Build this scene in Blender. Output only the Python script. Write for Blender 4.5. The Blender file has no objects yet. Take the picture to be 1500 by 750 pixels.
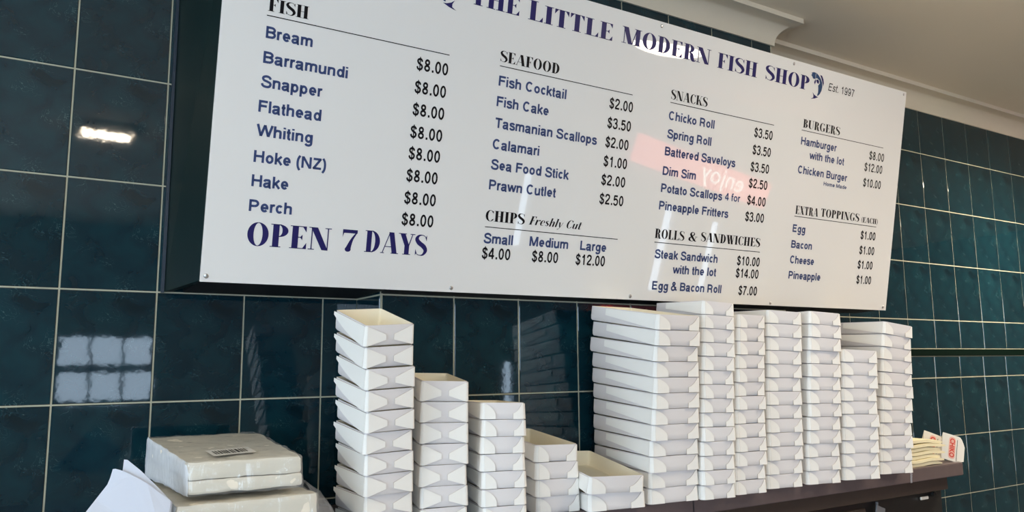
import bpy, bmesh, math, random
from mathutils import Vector, Matrix, Euler
rnd = random.Random(7)
R = math.radians
C = bpy.context.scene.collection
SC = bpy.context.scene

# ------------------------------------------------------------------ camera, sky, light, exposure
cam_data = bpy.data.cameras.new('camera')
cam_data.sensor_width = 36.0
cam_data.lens = 36.0 * 1132.88 / 1500.0
cam_data.clip_start = 0.05
cam = bpy.data.objects.new('camera', cam_data); C.objects.link(cam)
cam.location = (-0.0232, -1.5793, 1.6)
cam.rotation_euler = (1.7061, 0.0079, -0.5453)
SC.camera = cam
SC.view_settings.view_transform = 'Standard'
SC.view_settings.look = 'None'
SC.view_settings.gamma = 1.0
SC.view_settings.use_curve_mapping = False
SC.view_settings.exposure = 0.25

SKY = 6.6           # daylight outside the shop windows
LAMP = 205.0         # ceiling lamps
world = bpy.data.worlds.new('daylight'); SC.world = world
world.use_nodes = True
wn = world.node_tree.nodes; wl = world.node_tree.links
bg = wn['Background']; bg.inputs[0].default_value = (0.62, 0.80, 1.0, 1); bg.inputs[1].default_value = SKY

ROOM_X0, ROOM_X1, ROOM_Y, ZC = -2.6, 6.5, -4.5, 2.578

# ------------------------------------------------------------------ helpers
def lin(c):
    c = c / 255.0
    return c / 12.92 if c <= 0.04045 else ((c + 0.055) / 1.055) ** 2.4
def rgb(r, g, b): return (lin(r), lin(g), lin(b), 1.0)

def mat(name, col, rough=0.5, spec=0.5, metal=0.0, bump=0.0, bscale=200.0, coat=0.0, var=0.0, vscale=20.0):
    m = bpy.data.materials.new(name); m.use_nodes = True
    nt = m.node_tree; b = nt.nodes['Principled BSDF']
    b.inputs['Base Color'].default_value = col
    b.inputs['Roughness'].default_value = rough
    b.inputs['Specular IOR Level'].default_value = spec
    b.inputs['Metallic'].default_value = metal
    b.inputs['Coat Weight'].default_value = coat
    tc = nt.nodes.new('ShaderNodeTexCoord')
    if var:
        n = nt.nodes.new('ShaderNodeTexNoise'); n.inputs['Scale'].default_value = vscale; n.inputs['Detail'].default_value = 5
        nt.links.new(tc.outputs['Object'], n.inputs['Vector'])
        mx = nt.nodes.new('ShaderNodeMix'); mx.data_type = 'RGBA'
        mx.inputs['A'].default_value = tuple(min(1, x * (1 - var)) for x in col[:3]) + (1,)
        mx.inputs['B'].default_value = tuple(min(1, x * (1 + var)) for x in col[:3]) + (1,)
        nt.links.new(n.outputs['Fac'], mx.inputs['Factor']); nt.links.new(mx.outputs['Result'], b.inputs['Base Color'])
    if bump:
        n2 = nt.nodes.new('ShaderNodeTexNoise'); n2.inputs['Scale'].default_value = bscale; n2.inputs['Detail'].default_value = 4
        nt.links.new(tc.outputs['Object'], n2.inputs['Vector'])
        bp = nt.nodes.new('ShaderNodeBump'); bp.inputs['Strength'].default_value = bump; bp.inputs['Distance'].default_value = 0.002
        nt.links.new(n2.outputs['Fac'], bp.inputs['Height']); nt.links.new(bp.outputs['Normal'], b.inputs['Normal'])
    return m

def emit(name, col, s):
    m = bpy.data.materials.new(name); m.use_nodes = True
    nt = m.node_tree; nt.nodes.remove(nt.nodes['Principled BSDF'])
    e = nt.nodes.new('ShaderNodeEmission'); e.inputs[0].default_value = col; e.inputs[1].default_value = s
    nt.links.new(e.outputs[0], nt.nodes['Material Output'].inputs[0])
    return m

def tile_material():
    m = bpy.data.materials.new('teal_glazed_tile'); m.use_nodes = True
    nt = m.node_tree; L = nt.links.new; b = nt.nodes['Principled BSDF']
    uv = nt.nodes.new('ShaderNodeUVMap'); uv.uv_map = 'UVMap'
    n1 = nt.nodes.new('ShaderNodeTexNoise'); n1.inputs['Scale'].default_value = 3.2; n1.inputs['Detail'].default_value = 6; n1.inputs['Distortion'].default_value = 0.6
    L(uv.outputs[0], n1.inputs['Vector'])
    r1 = nt.nodes.new('ShaderNodeValToRGB')
    r1.color_ramp.elements[0].position = 0.3; r1.color_ramp.elements[0].color = TILE_A
    r1.color_ramp.elements[1].position = 0.62; r1.color_ramp.elements[1].color = TILE_B
    e = r1.color_ramp.elements.new(0.38); e.color = TILE_C
    L(n1.outputs['Fac'], r1.inputs[0])
    # fine pale cracks printed in the glaze
    v = nt.nodes.new('ShaderNodeTexNoise'); v.inputs['Scale'].default_value = 5.0; v.inputs['Detail'].default_value = 3; v.inputs['Distortion'].default_value = 2.5
    L(uv.outputs[0], v.inputs['Vector'])
    r2 = nt.nodes.new('ShaderNodeValToRGB'); r2.color_ramp.interpolation = 'LINEAR'
    r2.color_ramp.elements[0].position = 0.492; r2.color_ramp.elements[0].color = (0, 0, 0, 1)
    r2.color_ramp.elements[1].position = 0.508; r2.color_ramp.elements[1].color = (0, 0, 0, 1)
    e2 = r2.color_ramp.elements.new(0.5); e2.color = (1, 1, 1, 1)
    L(v.outputs['Fac'], r2.inputs[0])
    g = nt.nodes.new('ShaderNodeTexNoise'); g.inputs['Scale'].default_value = 2.4; g.inputs['Detail'].default_value = 2
    L(uv.outputs[0], g.inputs['Vector'])
    r3 = nt.nodes.new('ShaderNodeValToRGB'); r3.color_ramp.elements[0].position = 0.52; r3.color_ramp.elements[1].position = 0.64
    L(g.outputs['Fac'], r3.inputs[0])
    mu = nt.nodes.new('ShaderNodeMath'); mu.operation = 'MULTIPLY'
    L(r2.outputs[0], mu.inputs[0]); L(r3.outputs[0], mu.inputs[1])
    mu2 = nt.nodes.new('ShaderNodeMath'); mu2.operation = 'MULTIPLY'; mu2.inputs[1].default_value = 0.6
    L(mu.outputs[0], mu2.inputs[0])
    mx = nt.nodes.new('ShaderNodeMix'); mx.data_type = 'RGBA'
    mx.inputs['B'].default_value = rgb(104, 138, 138)
    L(mu2.outputs[0], mx.inputs['Factor']); L(r1.outputs[0], mx.inputs['A'])
    at = nt.nodes.new('ShaderNodeAttribute'); at.attribute_name = 'tile_value'
    hsv = nt.nodes.new('ShaderNodeHueSaturation')
    L(at.outputs['Fac'], hsv.inputs['Value']); L(mx.outputs['Result'], hsv.inputs['Color'])
    L(hsv.outputs[0], b.inputs['Base Color'])
    b.inputs['Roughness'].default_value = 0.035
    b.inputs['Specular IOR Level'].default_value = 0.6
    tc = nt.nodes.new('ShaderNodeTexCoord')
    n3 = nt.nodes.new('ShaderNodeTexNoise'); n3.inputs['Scale'].default_value = 22.0; n3.inputs['Detail'].default_value = 3
    L(tc.outputs['Object'], n3.inputs['Vector'])
    bp = nt.nodes.new('ShaderNodeBump'); bp.inputs['Strength'].default_value = 0.03; bp.inputs['Distance'].default_value = 0.003
    L(n3.outputs['Fac'], bp.inputs['Height']); L(bp.outputs['Normal'], b.inputs['Normal'])
    return m
TILE_A = rgb(7, 29, 37); TILE_C = rgb(9, 37, 47); TILE_B = rgb(12, 46, 55)

def plastic_material(name, milky, bscale):
    m = bpy.data.materials.new(name); m.use_nodes = True
    nt = m.node_tree; L = nt.links.new; nt.nodes.remove(nt.nodes['Principled BSDF'])
    out = nt.nodes['Material Output']
    tr = nt.nodes.new('ShaderNodeBsdfTransparent'); tr.inputs[0].default_value = (0.97, 0.98, 0.98, 1)
    gl = nt.nodes.new('ShaderNodeBsdfGlossy'); gl.inputs['Roughness'].default_value = 0.12
    df = nt.nodes.new('ShaderNodeBsdfDiffuse'); df.inputs[0].default_value = (0.90, 0.92, 0.97, 1)
    tc = nt.nodes.new('ShaderNodeTexCoord')
    mp = nt.nodes.new('ShaderNodeMapping'); mp.inputs['Scale'].default_value = (1.0, 1.0, 0.35)
    n = nt.nodes.new('ShaderNodeTexNoise'); n.inputs['Scale'].default_value = bscale; n.inputs['Detail'].default_value = 5; n.inputs['Distortion'].default_value = 1.2
    L(tc.outputs['Object'], mp.inputs[0]); L(mp.outputs[0], n.inputs['Vector'])
    bp = nt.nodes.new('ShaderNodeBump'); bp.inputs['Strength'].default_value = 0.9; bp.inputs['Distance'].default_value = 0.006
    L(n.outputs['Fac'], bp.inputs['Height']); L(bp.outputs[0], gl.inputs['Normal'])
    lw = nt.nodes.new('ShaderNodeLayerWeight'); lw.inputs[0].default_value = 0.35; L(bp.outputs[0], lw.inputs['Normal'])
    rp = nt.nodes.new('ShaderNodeMapRange'); rp.inputs['To Min'].default_value = 0.06; rp.inputs['To Max'].default_value = 0.32
    L(lw.outputs['Fresnel'], rp.inputs['Value'])
    m1 = nt.nodes.new('ShaderNodeMixShader'); m1.inputs[0].default_value = milky
    L(tr.outputs[0], m1.inputs[1]); L(df.outputs[0], m1.inputs[2])
    m2 = nt.nodes.new('ShaderNodeMixShader'); L(rp.outputs[0], m2.inputs[0])
    L(m1.outputs[0], m2.inputs[1]); L(gl.outputs[0], m2.inputs[2]); L(m2.outputs[0], out.inputs[0])
    return m

M = {}
M['tile'] = tile_material()
M['grout'] = mat('grout', rgb(176, 172, 150), 0.9)
M['plaster'] = mat('cream_paint', rgb(214, 206, 188), 0.75, bump=0.05, bscale=300)
M['ceiling'] = mat('ceiling_paint', rgb(234, 223, 203), 0.8, bump=0.05, bscale=200)
M['roomwall'] = mat('room_wall_paint', rgb(150, 148, 140), 0.8)
M['floor'] = mat('floor_tile', rgb(176, 164, 146), 0.5, var=0.1)
M['frame'] = mat('window_frame', rgb(120, 126, 134), 0.4)
M['panel'] = mat('menu_panel_white', rgb(226, 225, 223), 0.02, 0.5)
M['board_side'] = mat('board_side_dark_green', rgb(12, 31, 30), 0.4, 0.3, var=0.25, vscale=8)
M['board_under'] = mat('board_underside', rgb(10, 13, 17), 0.6)
M['trim_blue'] = mat('blue_grey_bead', rgb(34, 47, 60), 0.4)
M['navy'] = mat('navy_print', rgb(38, 34, 90), 0.4, 0.15)
M['slate'] = mat('slate_blue_print', rgb(58, 72, 114), 0.4, 0.15)
M['black'] = mat('black_print', rgb(20, 18, 22), 0.4, 0.12)
M['fishblue'] = mat('fish_blue_print', rgb(36, 66, 104), 0.4, 0.2)
M['steel'] = mat('screw_steel', rgb(190, 190, 190), 0.3, metal=0.9)
M['card'] = mat('white_card', rgb(227, 222, 221), 0.55, 0.3, bump=0.03, bscale=500)
M['card_in'] = mat('cream_card_inside', rgb(240, 230, 206), 0.65, 0.2)
M['card_edge'] = mat('card_cut_edge', rgb(196, 180, 166), 0.8, 0.1)
M['tab'] = mat('white_card_tab', rgb(243, 240, 234), 0.55, 0.3)
M['shelf'] = mat('brown_laminate', rgb(98, 86, 86), 0.4, 0.4, var=0.12, vscale=60)
M['shelf_dark'] = mat('dark_brown_board', rgb(62, 52, 46), 0.5, var=0.2, vscale=30)
M['gap'] = mat('black_gap', rgb(10, 10, 11), 0.8)
M['appliance'] = mat('black_cabinet', rgb(22, 23, 23), 0.35, var=0.2, vscale=10)
M['tape'] = mat('clear_tape', rgb(150, 150, 158), 0.3)
M['greystrip'] = mat('dark_green_strip', rgb(5, 20, 15), 0.95, 0.05)
M['paper'] = mat('white_paper', rgb(204, 211, 226), 0.7, 0.2, bump=0.05, bscale=40)
M['newsprint'] = mat('cream_wrapping_paper', rgb(238, 229, 212), 0.8, 0.2, bump=0.25, bscale=60, var=0.05, vscale=40)
M['bag'] = mat('cream_paper_bag', rgb(236, 226, 190), 0.75, 0.2, bump=0.15, bscale=80, var=0.04, vscale=40)
M['bag_white'] = mat('white_paper_bag', rgb(236, 232, 222), 0.6, 0.2)
M['red'] = mat('red_print', rgb(214, 62, 46), 0.5)
M['pink'] = mat('pale_red_print', rgb(240, 190, 172), 0.5)
M['wrap'] = plastic_material('clear_plastic_wrap', 0.10, 26)
M['wrap_milky'] = plastic_material('crinkled_milky_plastic', 0.6, 55)
M['label'] = mat('label_paper', rgb(226, 222, 214), 0.5)

def link(o, parent=None):
    C.objects.link(o)
    if parent: o.parent = parent
    return o
def tag(o, label=None, cat=None, group=None, kind=None):
    if label: o['label'] = label
    if cat: o['category'] = cat
    if group: o['group'] = group
    if kind: o['kind'] = kind
    return o
def obj(name, bm, mats, parent=None, smooth=None):
    me = bpy.data.meshes.new(name); bm.normal_update(); bm.to_mesh(me); bm.free()
    for m in (mats if isinstance(mats, (list, tuple)) else [mats]): me.materials.append(m)
    if smooth is not None:
        me.shade_smooth(); me.set_sharp_from_angle(angle=R(smooth))
    return link(bpy.data.objects.new(name, me), parent)
def empty(name, loc, rot=(0, 0, 0)):
    o = bpy.data.objects.new(name, None); o.empty_display_size = 0.05
    o.location = loc; o.rotation_euler = rot
    return link(o)
def box(bm, x0, x1, y0, y1, z0, z1, mi=0):
    vs = [bm.verts.new(p) for p in ((x0,y0,z0),(x1,y0,z0),(x1,y1,z0),(x0,y1,z0),(x0,y0,z1),(x1,y0,z1),(x1,y1,z1),(x0,y1,z1))]
    for f in ((0,3,2,1),(4,5,6,7),(0,1,5,4),(1,2,6,5),(2,3,7,6),(3,0,4,7)):
        bm.faces.new([vs[i] for i in f]).material_index = mi
    return vs
def bevel(bm, w, seg=2):
    bmesh.ops.bevel(bm, geom=bm.edges[:], offset=w, segments=seg, profile=0.5, affect='EDGES')
def prism(bm, poly, d0, d1, f, mi_face=0, mi_edge=0):
    """extrude polygon (2D) between d0 and d1; f maps (a,b,d)->xyz"""
    a = [bm.verts.new(f(p[0], p[1], d0)) for p in poly]; b = [bm.verts.new(f(p[0], p[1], d1)) for p in poly]
    bm.faces.new(a).material_index = mi_face; bm.faces.new(b[::-1]).material_index = mi_face
    n = len(poly)
    for i in range(n):
        bm.faces.new((a[i], b[i], b[(i+1) % n], a[(i+1) % n])).material_index = mi_edge
def recalc(bm): bmesh.ops.recalc_face_normals(bm, faces=bm.faces[:])

# ------------------------------------------------------------------ the setting
W_T, S_T, Z0 = 0.15843, 0.203, 2.3426      # tile pitch across, tile pitch up, height of one bed joint
PX0, PX1, PY = 0.550, 1.745, -0.135        # the pier that stands out from the wall
def tiled(bm, lay, val, f, xs, zs, seed, tilt=0.0016):
    """tiles between the joint lines xs and zs; f(u, z, out)->xyz"""
    r = random.Random(seed); g = 0.0014; b = 0.0012; h = 0.0016
    for i in range(len(xs) - 1):
        for j in range(len(zs) - 1):
            x0, x1, z0, z1 = xs[i] + g, xs[i+1] - g, zs[j] + g, zs[j+1] - g
            if x1 - x0 < 0.004 or z1 - z0 < 0.004: continue
            tx, tz = r.uniform(-1, 1) * tilt, r.uniform(-1, 1) * tilt
            key = (round(x0, 2), round(z0, 2))
            cx, cz = (x0 + x1) / 2, (z0 + z1) / 2
            hh = lambda x, z: h + (x - cx) * tx + (z - cz) * tz
            o = [bm.verts.new(f(x, z, 0.0)) for x, z in ((x0,z0),(x1,z0),(x1,z1),(x0,z1))]
            n = [bm.verts.new(f(x, z, hh(x, z))) for x, z in ((x0+b,z0+b),(x1-b,z0+b),(x1-b,z1-b),(x0+b,z1-b))]
            fs = [bm.faces.new(n)] + [bm.faces.new((o[k], o[(k+1) % 4], n[(k+1) % 4], n[k])) for k in range(4)]
            v = r.uniform(0.86, 1.14)
            for fc in fs:
                fc.material_index = 1; fc[val] = v
                for lp in fc.loops:
                    k = (n.index(lp.vert) if lp.vert in n else o.index(lp.vert))
                    q = (n if lp.vert in n else o)
                    uu = (0, 1, 1, 0)[k]; vv = (0, 0, 1, 1)[k]
                    lp[lay].uv = (uu * (x1 - x0) / W_T, vv * (z1 - z0) / S_T * 1.28)
def quad(bm, pts, mi=0):
    fc = bm.faces.new([bm.verts.new(p) for p in pts]); fc.material_index = mi; return fc
def wall_mesh():
    bm = bmesh.new(); lay = bm.loops.layers.uv.new('UVMap'); val = bm.faces.layers.float.new('tile_value')
    return bm, lay, val
ROWS = sorted([Z0 - r * S_T for r in range(0, 12)] + [0.0, 2.3426 + 0.203])
ROWS = [z for z in ROWS if z >= 0]
BACK = lambda u, z, o: (u, -o, z)
PIERF = lambda u, z, o: (u, PY - o, z)
# wall left of the pier
bm, lay, val = wall_mesh()
quad(bm, [(ROOM_X0,0,0),(PX0,0,0),(PX0,0,ZC),(ROOM_X0,0,ZC)])
xs = sorted([c * W_T for c in range(-16, 4)] + [ROOM_X0, PX0])
tiled(bm, lay, val, BACK, xs, ROWS, 3)
tag(obj('wall_back', bm, [M['grout'], M['tile']]), kind='structure')
# wall right of the pier, with a joint strip at eye height
bm, lay, val = wall_mesh()
quad(bm, [(PX1,0,0),(ROOM_X1,0,0),(ROOM_X1,0,ZC),(PX1,0,ZC)])
xs = sorted([c * W_T for c in range(12, 41)] + [PX1, ROOM_X1])
xs2 = sorted([c * W_T - 0.0185 for c in range(12, 41)] + [PX1, ROOM_X1])
tiled(bm, lay, val, BACK, xs, [1.632] + [z for z in ROWS if z > 1.64], 5)
tiled(bm, lay, val, BACK, xs2, [z for z in ROWS if z < 1.6] + [1.606], 6)
tag(obj('wall_right', bm, [M['grout'], M['tile']]), kind='structure')
bm = bmesh.new(); box(bm, PX1 + 0.002, ROOM_X1 - 0.002, -0.005, -0.0001, 1.607, 1.631); bevel(bm, 0.0015, 1)
tag(obj('trim_2', bm, M['greystrip']), kind='structure')
# the pier
bm, lay, val = wall_mesh()
quad(bm, [(PX0,PY,0),(PX1,PY,0),(PX1,PY,ZC),(PX0,PY,ZC)])
quad(bm, [(PX0,0,0),(PX0,PY,0),(PX0,PY,ZC),(PX0,0,ZC)])
quad(bm, [(PX1,PY,0),(PX1,0,0),(PX1,0,ZC),(PX1,PY,ZC)])
xs = [PX0 + 0.002] + [0.712 + k * W_T for k in range(0, 7)] + [PX1 - 0.004]
tiled(bm, lay, val, PIERF, xs, ROWS, 8)
tiled(bm, lay, val, lambda u, z, o: (PX0 - o, -u, z), [0.0, 0.131], ROWS, 9)
tiled(bm, lay, val, lambda u, z, o: (PX1 + o, PY + u, z), [0.004, 0.135], ROWS, 10)
tag(obj('wall_pier', bm, [M['grout'], M['tile']]), kind='structure')

# cove cornice following the wall and the pier
def cornice():
    zl, p = 2.5035, 0.066
    prof = [(0.0, zl), (0.007, zl), (0.007, zl + 0.004)]
    cx, r = 0.062, 0.055
    for k in range(0, 11):
        a = R(180 - 84 * k / 10)
        prof.append((cx + r * math.cos(a), zl + 0.004 + r * math.sin(a)))
    prof += [(p, zl + 0.059), (p, ZC - 0.001), (0.0, ZC - 0.001)]
    path = [(ROOM_X0, 0, 0, -1), (PX0, 0, -1, -1), (PX0, PY, -1, -1), (PX1, PY, 1, -1), (PX1, 0, 1, -1), (ROOM_X1, 0, 0, -1)]
    bm = bmesh.new(); rings = []
    for (x, y, sx, sy) in path:
        rings.append([bm.verts.new((x + sx * d, y + sy * d, z)) for d, z in prof])
    for a, b in zip(rings, rings[1:]):
        for i in range(len(prof) - 1):
            bm.faces.new((a[i], b[i], b[i+1], a[i+1]))
    recalc(bm)
    tag(obj('trim_1', bm, M['plaster'], smooth=35), kind='structure')
cornice()
bm = bmesh.new(); box(bm, ROOM_X0, ROOM_X1, ROOM_Y, 0.02, ZC, ZC + 0.08)
tag(obj('ceiling', bm, M['ceiling']), kind='structure')
bm = bmesh.new(); box(bm, ROOM_X0, ROOM_X1, ROOM_Y, 0.02, -0.08, 0.0)
tag(obj('floor', bm, M['floor']), kind='structure')
def pierced(name, f, u0, u1, holes, m):
    """wall slab with rectangular openings (u0,u1,z0,z1)"""
    bm = bmesh.new()
    us = sorted({u0, u1} | {h[0] for h in holes} | {h[1] for h in holes})
    zs = sorted({0.0, ZC} | {h[2] for h in holes} | {h[3] for h in holes})
    for i in range(len(us) - 1):
        for j in range(len(zs) - 1):
            cu, cz = (us[i] + us[i+1]) / 2, (zs[j] + zs[j+1]) / 2
            if any(h[0] < cu < h[1] and h[2] < cz < h[3] for h in holes): continue
            a, b = f(us[i], 0), f(us[i+1], 0.12)
            box(bm, min(a[0], b[0]), max(a[0], b[0]), min(a[1], b[1]), max(a[1], b[1]), zs[j], zs[j+1])
    bmesh.ops.remove_doubles(bm, verts=bm.verts[:], dist=1e-5)
    tag(obj(name, bm, m), kind='structure')
FRONT = lambda u, d: (u, ROOM_Y - d)
LEFT = lambda u, d: (ROOM_X0 - d, u)
HF = [(-2.2, -0.45, 0.4, 2.25), (0.07, 0.68, 1.33, 1.80), (3.42, 3.56, 0.95, 1.62), (3.98, 4.05, 0.95, 1.6), (5.05, 5.25, 0.6, 1.5), (5.7, 5.9, 0.6, 1.4)]
HL = [(-3.4, -0.7, 0.8, 2.3)]
pierced('wall_front', FRONT, ROOM_X0 - 0.12, ROOM_X1 + 0.12, HF, M['roomwall'])
pierced('wall_left', LEFT, ROOM_Y, 0.02, HL, M['roomwall'])
bm = bmesh.new(); box(bm, ROOM_X1, ROOM_X1 + 0.12, ROOM_Y, 0.02, 0, ZC)
tag(obj('wall_side', bm, M['roomwall']), kind='structure')
glass = bpy.data.materials.new('window_glass'); glass.use_nodes = True
gn = glass.node_tree; gn.nodes.remove(gn.nodes['Principled BSDF'])
gt = gn.nodes.new('ShaderNodeBsdfTransparent'); gg = gn.nodes.new('ShaderNodeBsdfGlossy'); gg.inputs['Roughness'].default_value = 0.02
gm = gn.nodes.new('ShaderNodeMixShader'); gm.inputs[0].default_value = 0.05
gn.links.new(gt.outputs[0], gm.inputs[1]); gn.links.new(gg.outputs[0], gm.inputs[2]); gn.links.new(gm.outputs[0], gn.nodes['Material Output'].inputs[0])
def window(n, f, h, nu, nz, w=0.035, wz=None):
    bm = bmesh.new(); u0, u1, z0, z1 = h
    def bar(a0, a1, c0, c1, d0=0.03, d1=0.08):
        a, b = f(a0, d0), f(a1, d1)
        box(bm, min(a[0], b[0]), max(a[0], b[0]), min(a[1], b[1]), max(a[1], b[1]), c0, c1)
    bar(u0, u0 + w, z0, z1); bar(u1 - w, u1, z0, z1); bar(u0, u1, z0, z0 + w); bar(u0, u1, z1 - w, z1)
    for k in range(1, nu):
        c = u0 + (u1 - u0) * k / nu; bar(c - w/2, c + w/2, z0, z1)
    for k in range(1, nz):
        c = z0 + (z1 - z0) * k / nz; bar(u0, u1, c - (wz or w)/2, c + (wz or w)/2)
    o = tag(obj('window_%d' % n, bm, M['frame']), kind='structure')
    bm = bmesh.new(); a, b = f(u0, 0.055), f(u1, 0.058)
    box(bm, min(a[0], b[0]), max(a[0], b[0]), min(a[1], b[1]), max(a[1], b[1]), z0, z1)
    obj('pane', bm, glass, o)
    # sky portal: lets the renderer sample the daylight through the opening
    ld = bpy.data.lights.new('daylight', 'AREA'); ld.shape = 'RECTANGLE'; ld.size = u1 - u0; ld.size_y = z1 - z0
    ld.cycles.is_portal = True
    lo = bpy.data.objects.new('daylight', ld); C.objects.link(lo)
    c = f((u0 + u1) / 2, 0.10); lo.location = (c[0], c[1], (z0 + z1) / 2)
    lo.rotation_euler = (R(90), 0, 0) if f is FRONT else (R(90), 0, R(-90))
window(1, FRONT, HF[0], 2, 1)
window(2, FRONT, HF[1], 3, 2, 0.018, 0.055)
window(3, FRONT, HF[2], 1, 1, 0.012)
window(4, FRONT, HF[3], 1, 1, 0.012)
window(5, FRONT, HF[4], 1, 1, 0.02)
window(6, FRONT, HF[5], 1, 1, 0.02)
window(7, LEFT, HL[0], 3, 1)

# ------------------------------------------------------------------ lamps
warm = emit('lamp_glow', (1.0, 0.86, 0.66, 1), LAMP)
soft = emit('soft_lamp_glow', (1.0, 0.86, 0.68, 1), LAMP * 0.18)
def round_lamp(x, y, r, label, drop=0.05, m=None):
    t = empty('ceiling_lamp', (x, y, ZC - drop)); tag(t, label, 'lamp', 'ceiling lamps')
    bm = bmesh.new(); bmesh.ops.create_cone(bm, cap_ends=True, segments=40, radius1=r * 1.08, radius2=r * 0.95, depth=drop - 0.001)
    bmesh.ops.translate(bm, verts=bm.verts[:], vec=(0, 0, drop / 2 + 0.0))
    obj('lamp_housing', bm, M['plaster'], t, smooth=40)
    bm = bmesh.new(); bmesh.ops.create_uvsphere(bm, u_segments=40, v_segments=12, radius=r)
    bmesh.ops.scale(bm, verts=bm.verts[:], vec=(1, 1, 0.22))
    geom = [v for v in bm.verts if v.co.z > 0.001]; bmesh.ops.delete(bm, geom=geom, context='VERTS')
    obj('diffuser', bm, m or warm, t, smooth=60)
round_lamp(2.43, -1.82, 0.17, 'round warm ceiling lamp over the middle of the shop', m=soft)
round_lamp(3.15, -0.62, 0.12, 'round warm ceiling lamp nearest the right tiled wall', 0.24)
round_lamp(-0.9, -1.15, 0.06, 'added round warm fill lamp on the ceiling at the left end')  # unseen fill light, added to lift the tops of the paper packets
round_lamp(1.62, -1.06, 0.050, 'small round warm fill lamp added above the shelf counter')  # extra warm fill for the right-hand trays, an added source out of view
t = empty('ceiling_lamp', (0.155, -1.98, ZC)); tag(t, 'short square ceiling lamp mirrored in the left wall tiles', 'lamp', 'ceiling lamps')
bm = bmesh.new(); box(bm, -0.105, 0.105, -0.07, 0.07, -0.03, -0.001); bevel(bm, 0.004, 2); obj('lamp_housing', bm, M['plaster'], t)
bm = bmesh.new(); box(bm, -0.09, 0.09, -0.055, 0.055, -0.04, -0.031); obj('diffuser', bm, soft, t)

# lit sign on the far side of the shop, seen only as a red reflection in the board
t = empty('illuminated_sign', (5.36, -4.38, 1.855), (0, R(8.4), 0)); tag(t, 'long red illuminated sign on the front wall of the shop', 'sign')
bm = bmesh.new(); box(bm, -0.92, 0.92, -0.06, 0.0, -0.13, 0.13); bevel(bm, 0.02, 3); obj('light_box', bm, emit('red_sign_glow', (1.0, 0.12, 0.10, 1), 4.2), t)
def text_mesh(s, weight=0.0, shear=0.0, res=3):
    c = bpy.data.curves.new('t', 'FONT'); c.body = s; c.resolution_u = res; c.offset = weight; c.shear = shear
    o = bpy.data.objects.new('t', c); C.objects.link(o)
    bpy.context.view_layer.update()
    me = bpy.data.meshes.new_from_object(o.evaluated_get(bpy.context.evaluated_depsgraph_get()))
    bpy.data.objects.remove(o); bpy.data.curves.remove(c)
    bm = bmesh.new(); bm.from_mesh(me); bpy.data.meshes.remove(me)
    for f in bm.faces: f.material_index = 0
    return bm
def bounds(bm):
    xs = [v.co.x for v in bm.verts]; ys = [v.co.y for v in bm.verts]
    return min(xs), max(xs), min(ys), max(ys)
CAP = {}
_b = text_mesh('H'); CAP['h'] = bounds(_b)[3] - bounds(_b)[2]; _b.free()
bm = text_mesh('enjoy'); x0, x1, y0, y1 = bounds(bm); k = 0.60 / (x1 - x0)
for v in bm.verts: v.co = Vector((-((v.co.x - x0) * k + 0.10) + 0.62, 0.004, (v.co.y - 0.25) * k * 0.9))
for v in bm.verts: v.co.x = v.co.x
recalc(bm); obj('lettering', bm, emit('white_sign_glow', (1, 0.9, 0.82, 1), 6.0), t)

# ------------------------------------------------------------------ menu board
LEAN = R(10.7)
UPV = Vector((0, -math.sin(LEAN), math.cos(LEAN))); XV = Vector((1, 0, 0)); NV = XV.cross(UPV)   # NV points out of the board, down and forward
P0 = Vector((0.2, -0.2, 1.737)); BW, BH = 1.9035, 0.6405
def bp(u, v, d=0.0): return P0 + XV * u + UPV * v + NV * d
board = empty('menu_board', P0); tag(board, 'large white menu board leaning out from the tiled wall with blue lettering', 'menu board')
def bobj(name, bm, m, smooth=None, label=None):
    for v in bm.verts: v.co = Vector(v.co) - P0
    o = obj(name, bm, m, board, smooth)
    if label: o['label'] = label
    return o
bm = bmesh.new()
vs = [bm.verts.new(bp(u, v, d)) for d in (-0.004, 0.0) for u, v in ((0, 0), (BW, 0.003), (BW - 0.006, BH + 0.004), (0.001, BH + 0.002))]
for f in ((0,3,2,1),(4,5,6,7),(0,1,5,4),(1,2,6,5),(2,3,7,6),(3,0,4,7)): bm.faces.new([vs[i] for i in f])
bobj('panel', bm, M['panel'], label='glossy white menu panel')
XL = 0.170
bm = bmesh.new()   # left cheek: from the wall out to the panel
ZB, ZT = 1.7345, bp(0, BH).z - 0.004
a = [Vector((XL, -0.003, ZB)), bp(0.001, 0.002, -0.005), bp(0.001, BH - 0.004, -0.005), Vector((XL, -0.003, ZT))]
off = Vector((0.012, 0, 0))
vv = [bm.verts.new(p) for p in a] + [bm.verts.new(p + off) for p in a]
for f in ((0,1,2,3),(7,6,5,4),(0,4,5,1),(1,5,6,2),(2,6,7,3),(3,7,4,0)): bm.faces.new([vv[i] for i in f])
recalc(bm); bobj('side_panel', bm, M['board_side'], label='dark green side panel')
bm = bmesh.new()   # underside: board between wall or pier and the panel
def slab(x0, x1, yb, zb0):
    f0, f1 = bp(x0 - 0.2, 0.002, -0.005), bp(x1 - 0.2, 0.003, -0.005)
    p = [f0, f1, Vector((x1, yb, zb0)), Vector((x0, yb, zb0))]
    q = [bm.verts.new(v) for v in p] + [bm.verts.new(v + Vector((0, 0, 0.008))) for v in p]
    for f in ((0,3,2,1),(4,5,6,7),(0,1,5,4),(1,2,6,5),(2,3,7,6),(3,0,4,7)): bm.faces.new([q[i] for i in f])
slab(0.203, PX0 - 0.003, -0.003, ZB); slab(PX0 - 0.001, PX1 + 0.001, PY - 0.003, ZB + 0.001); slab(PX1 + 0.003, 2.095, -0.1, ZB + 0.002)
recalc(bm); bobj('underside', bm, M['board_under'])
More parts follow.
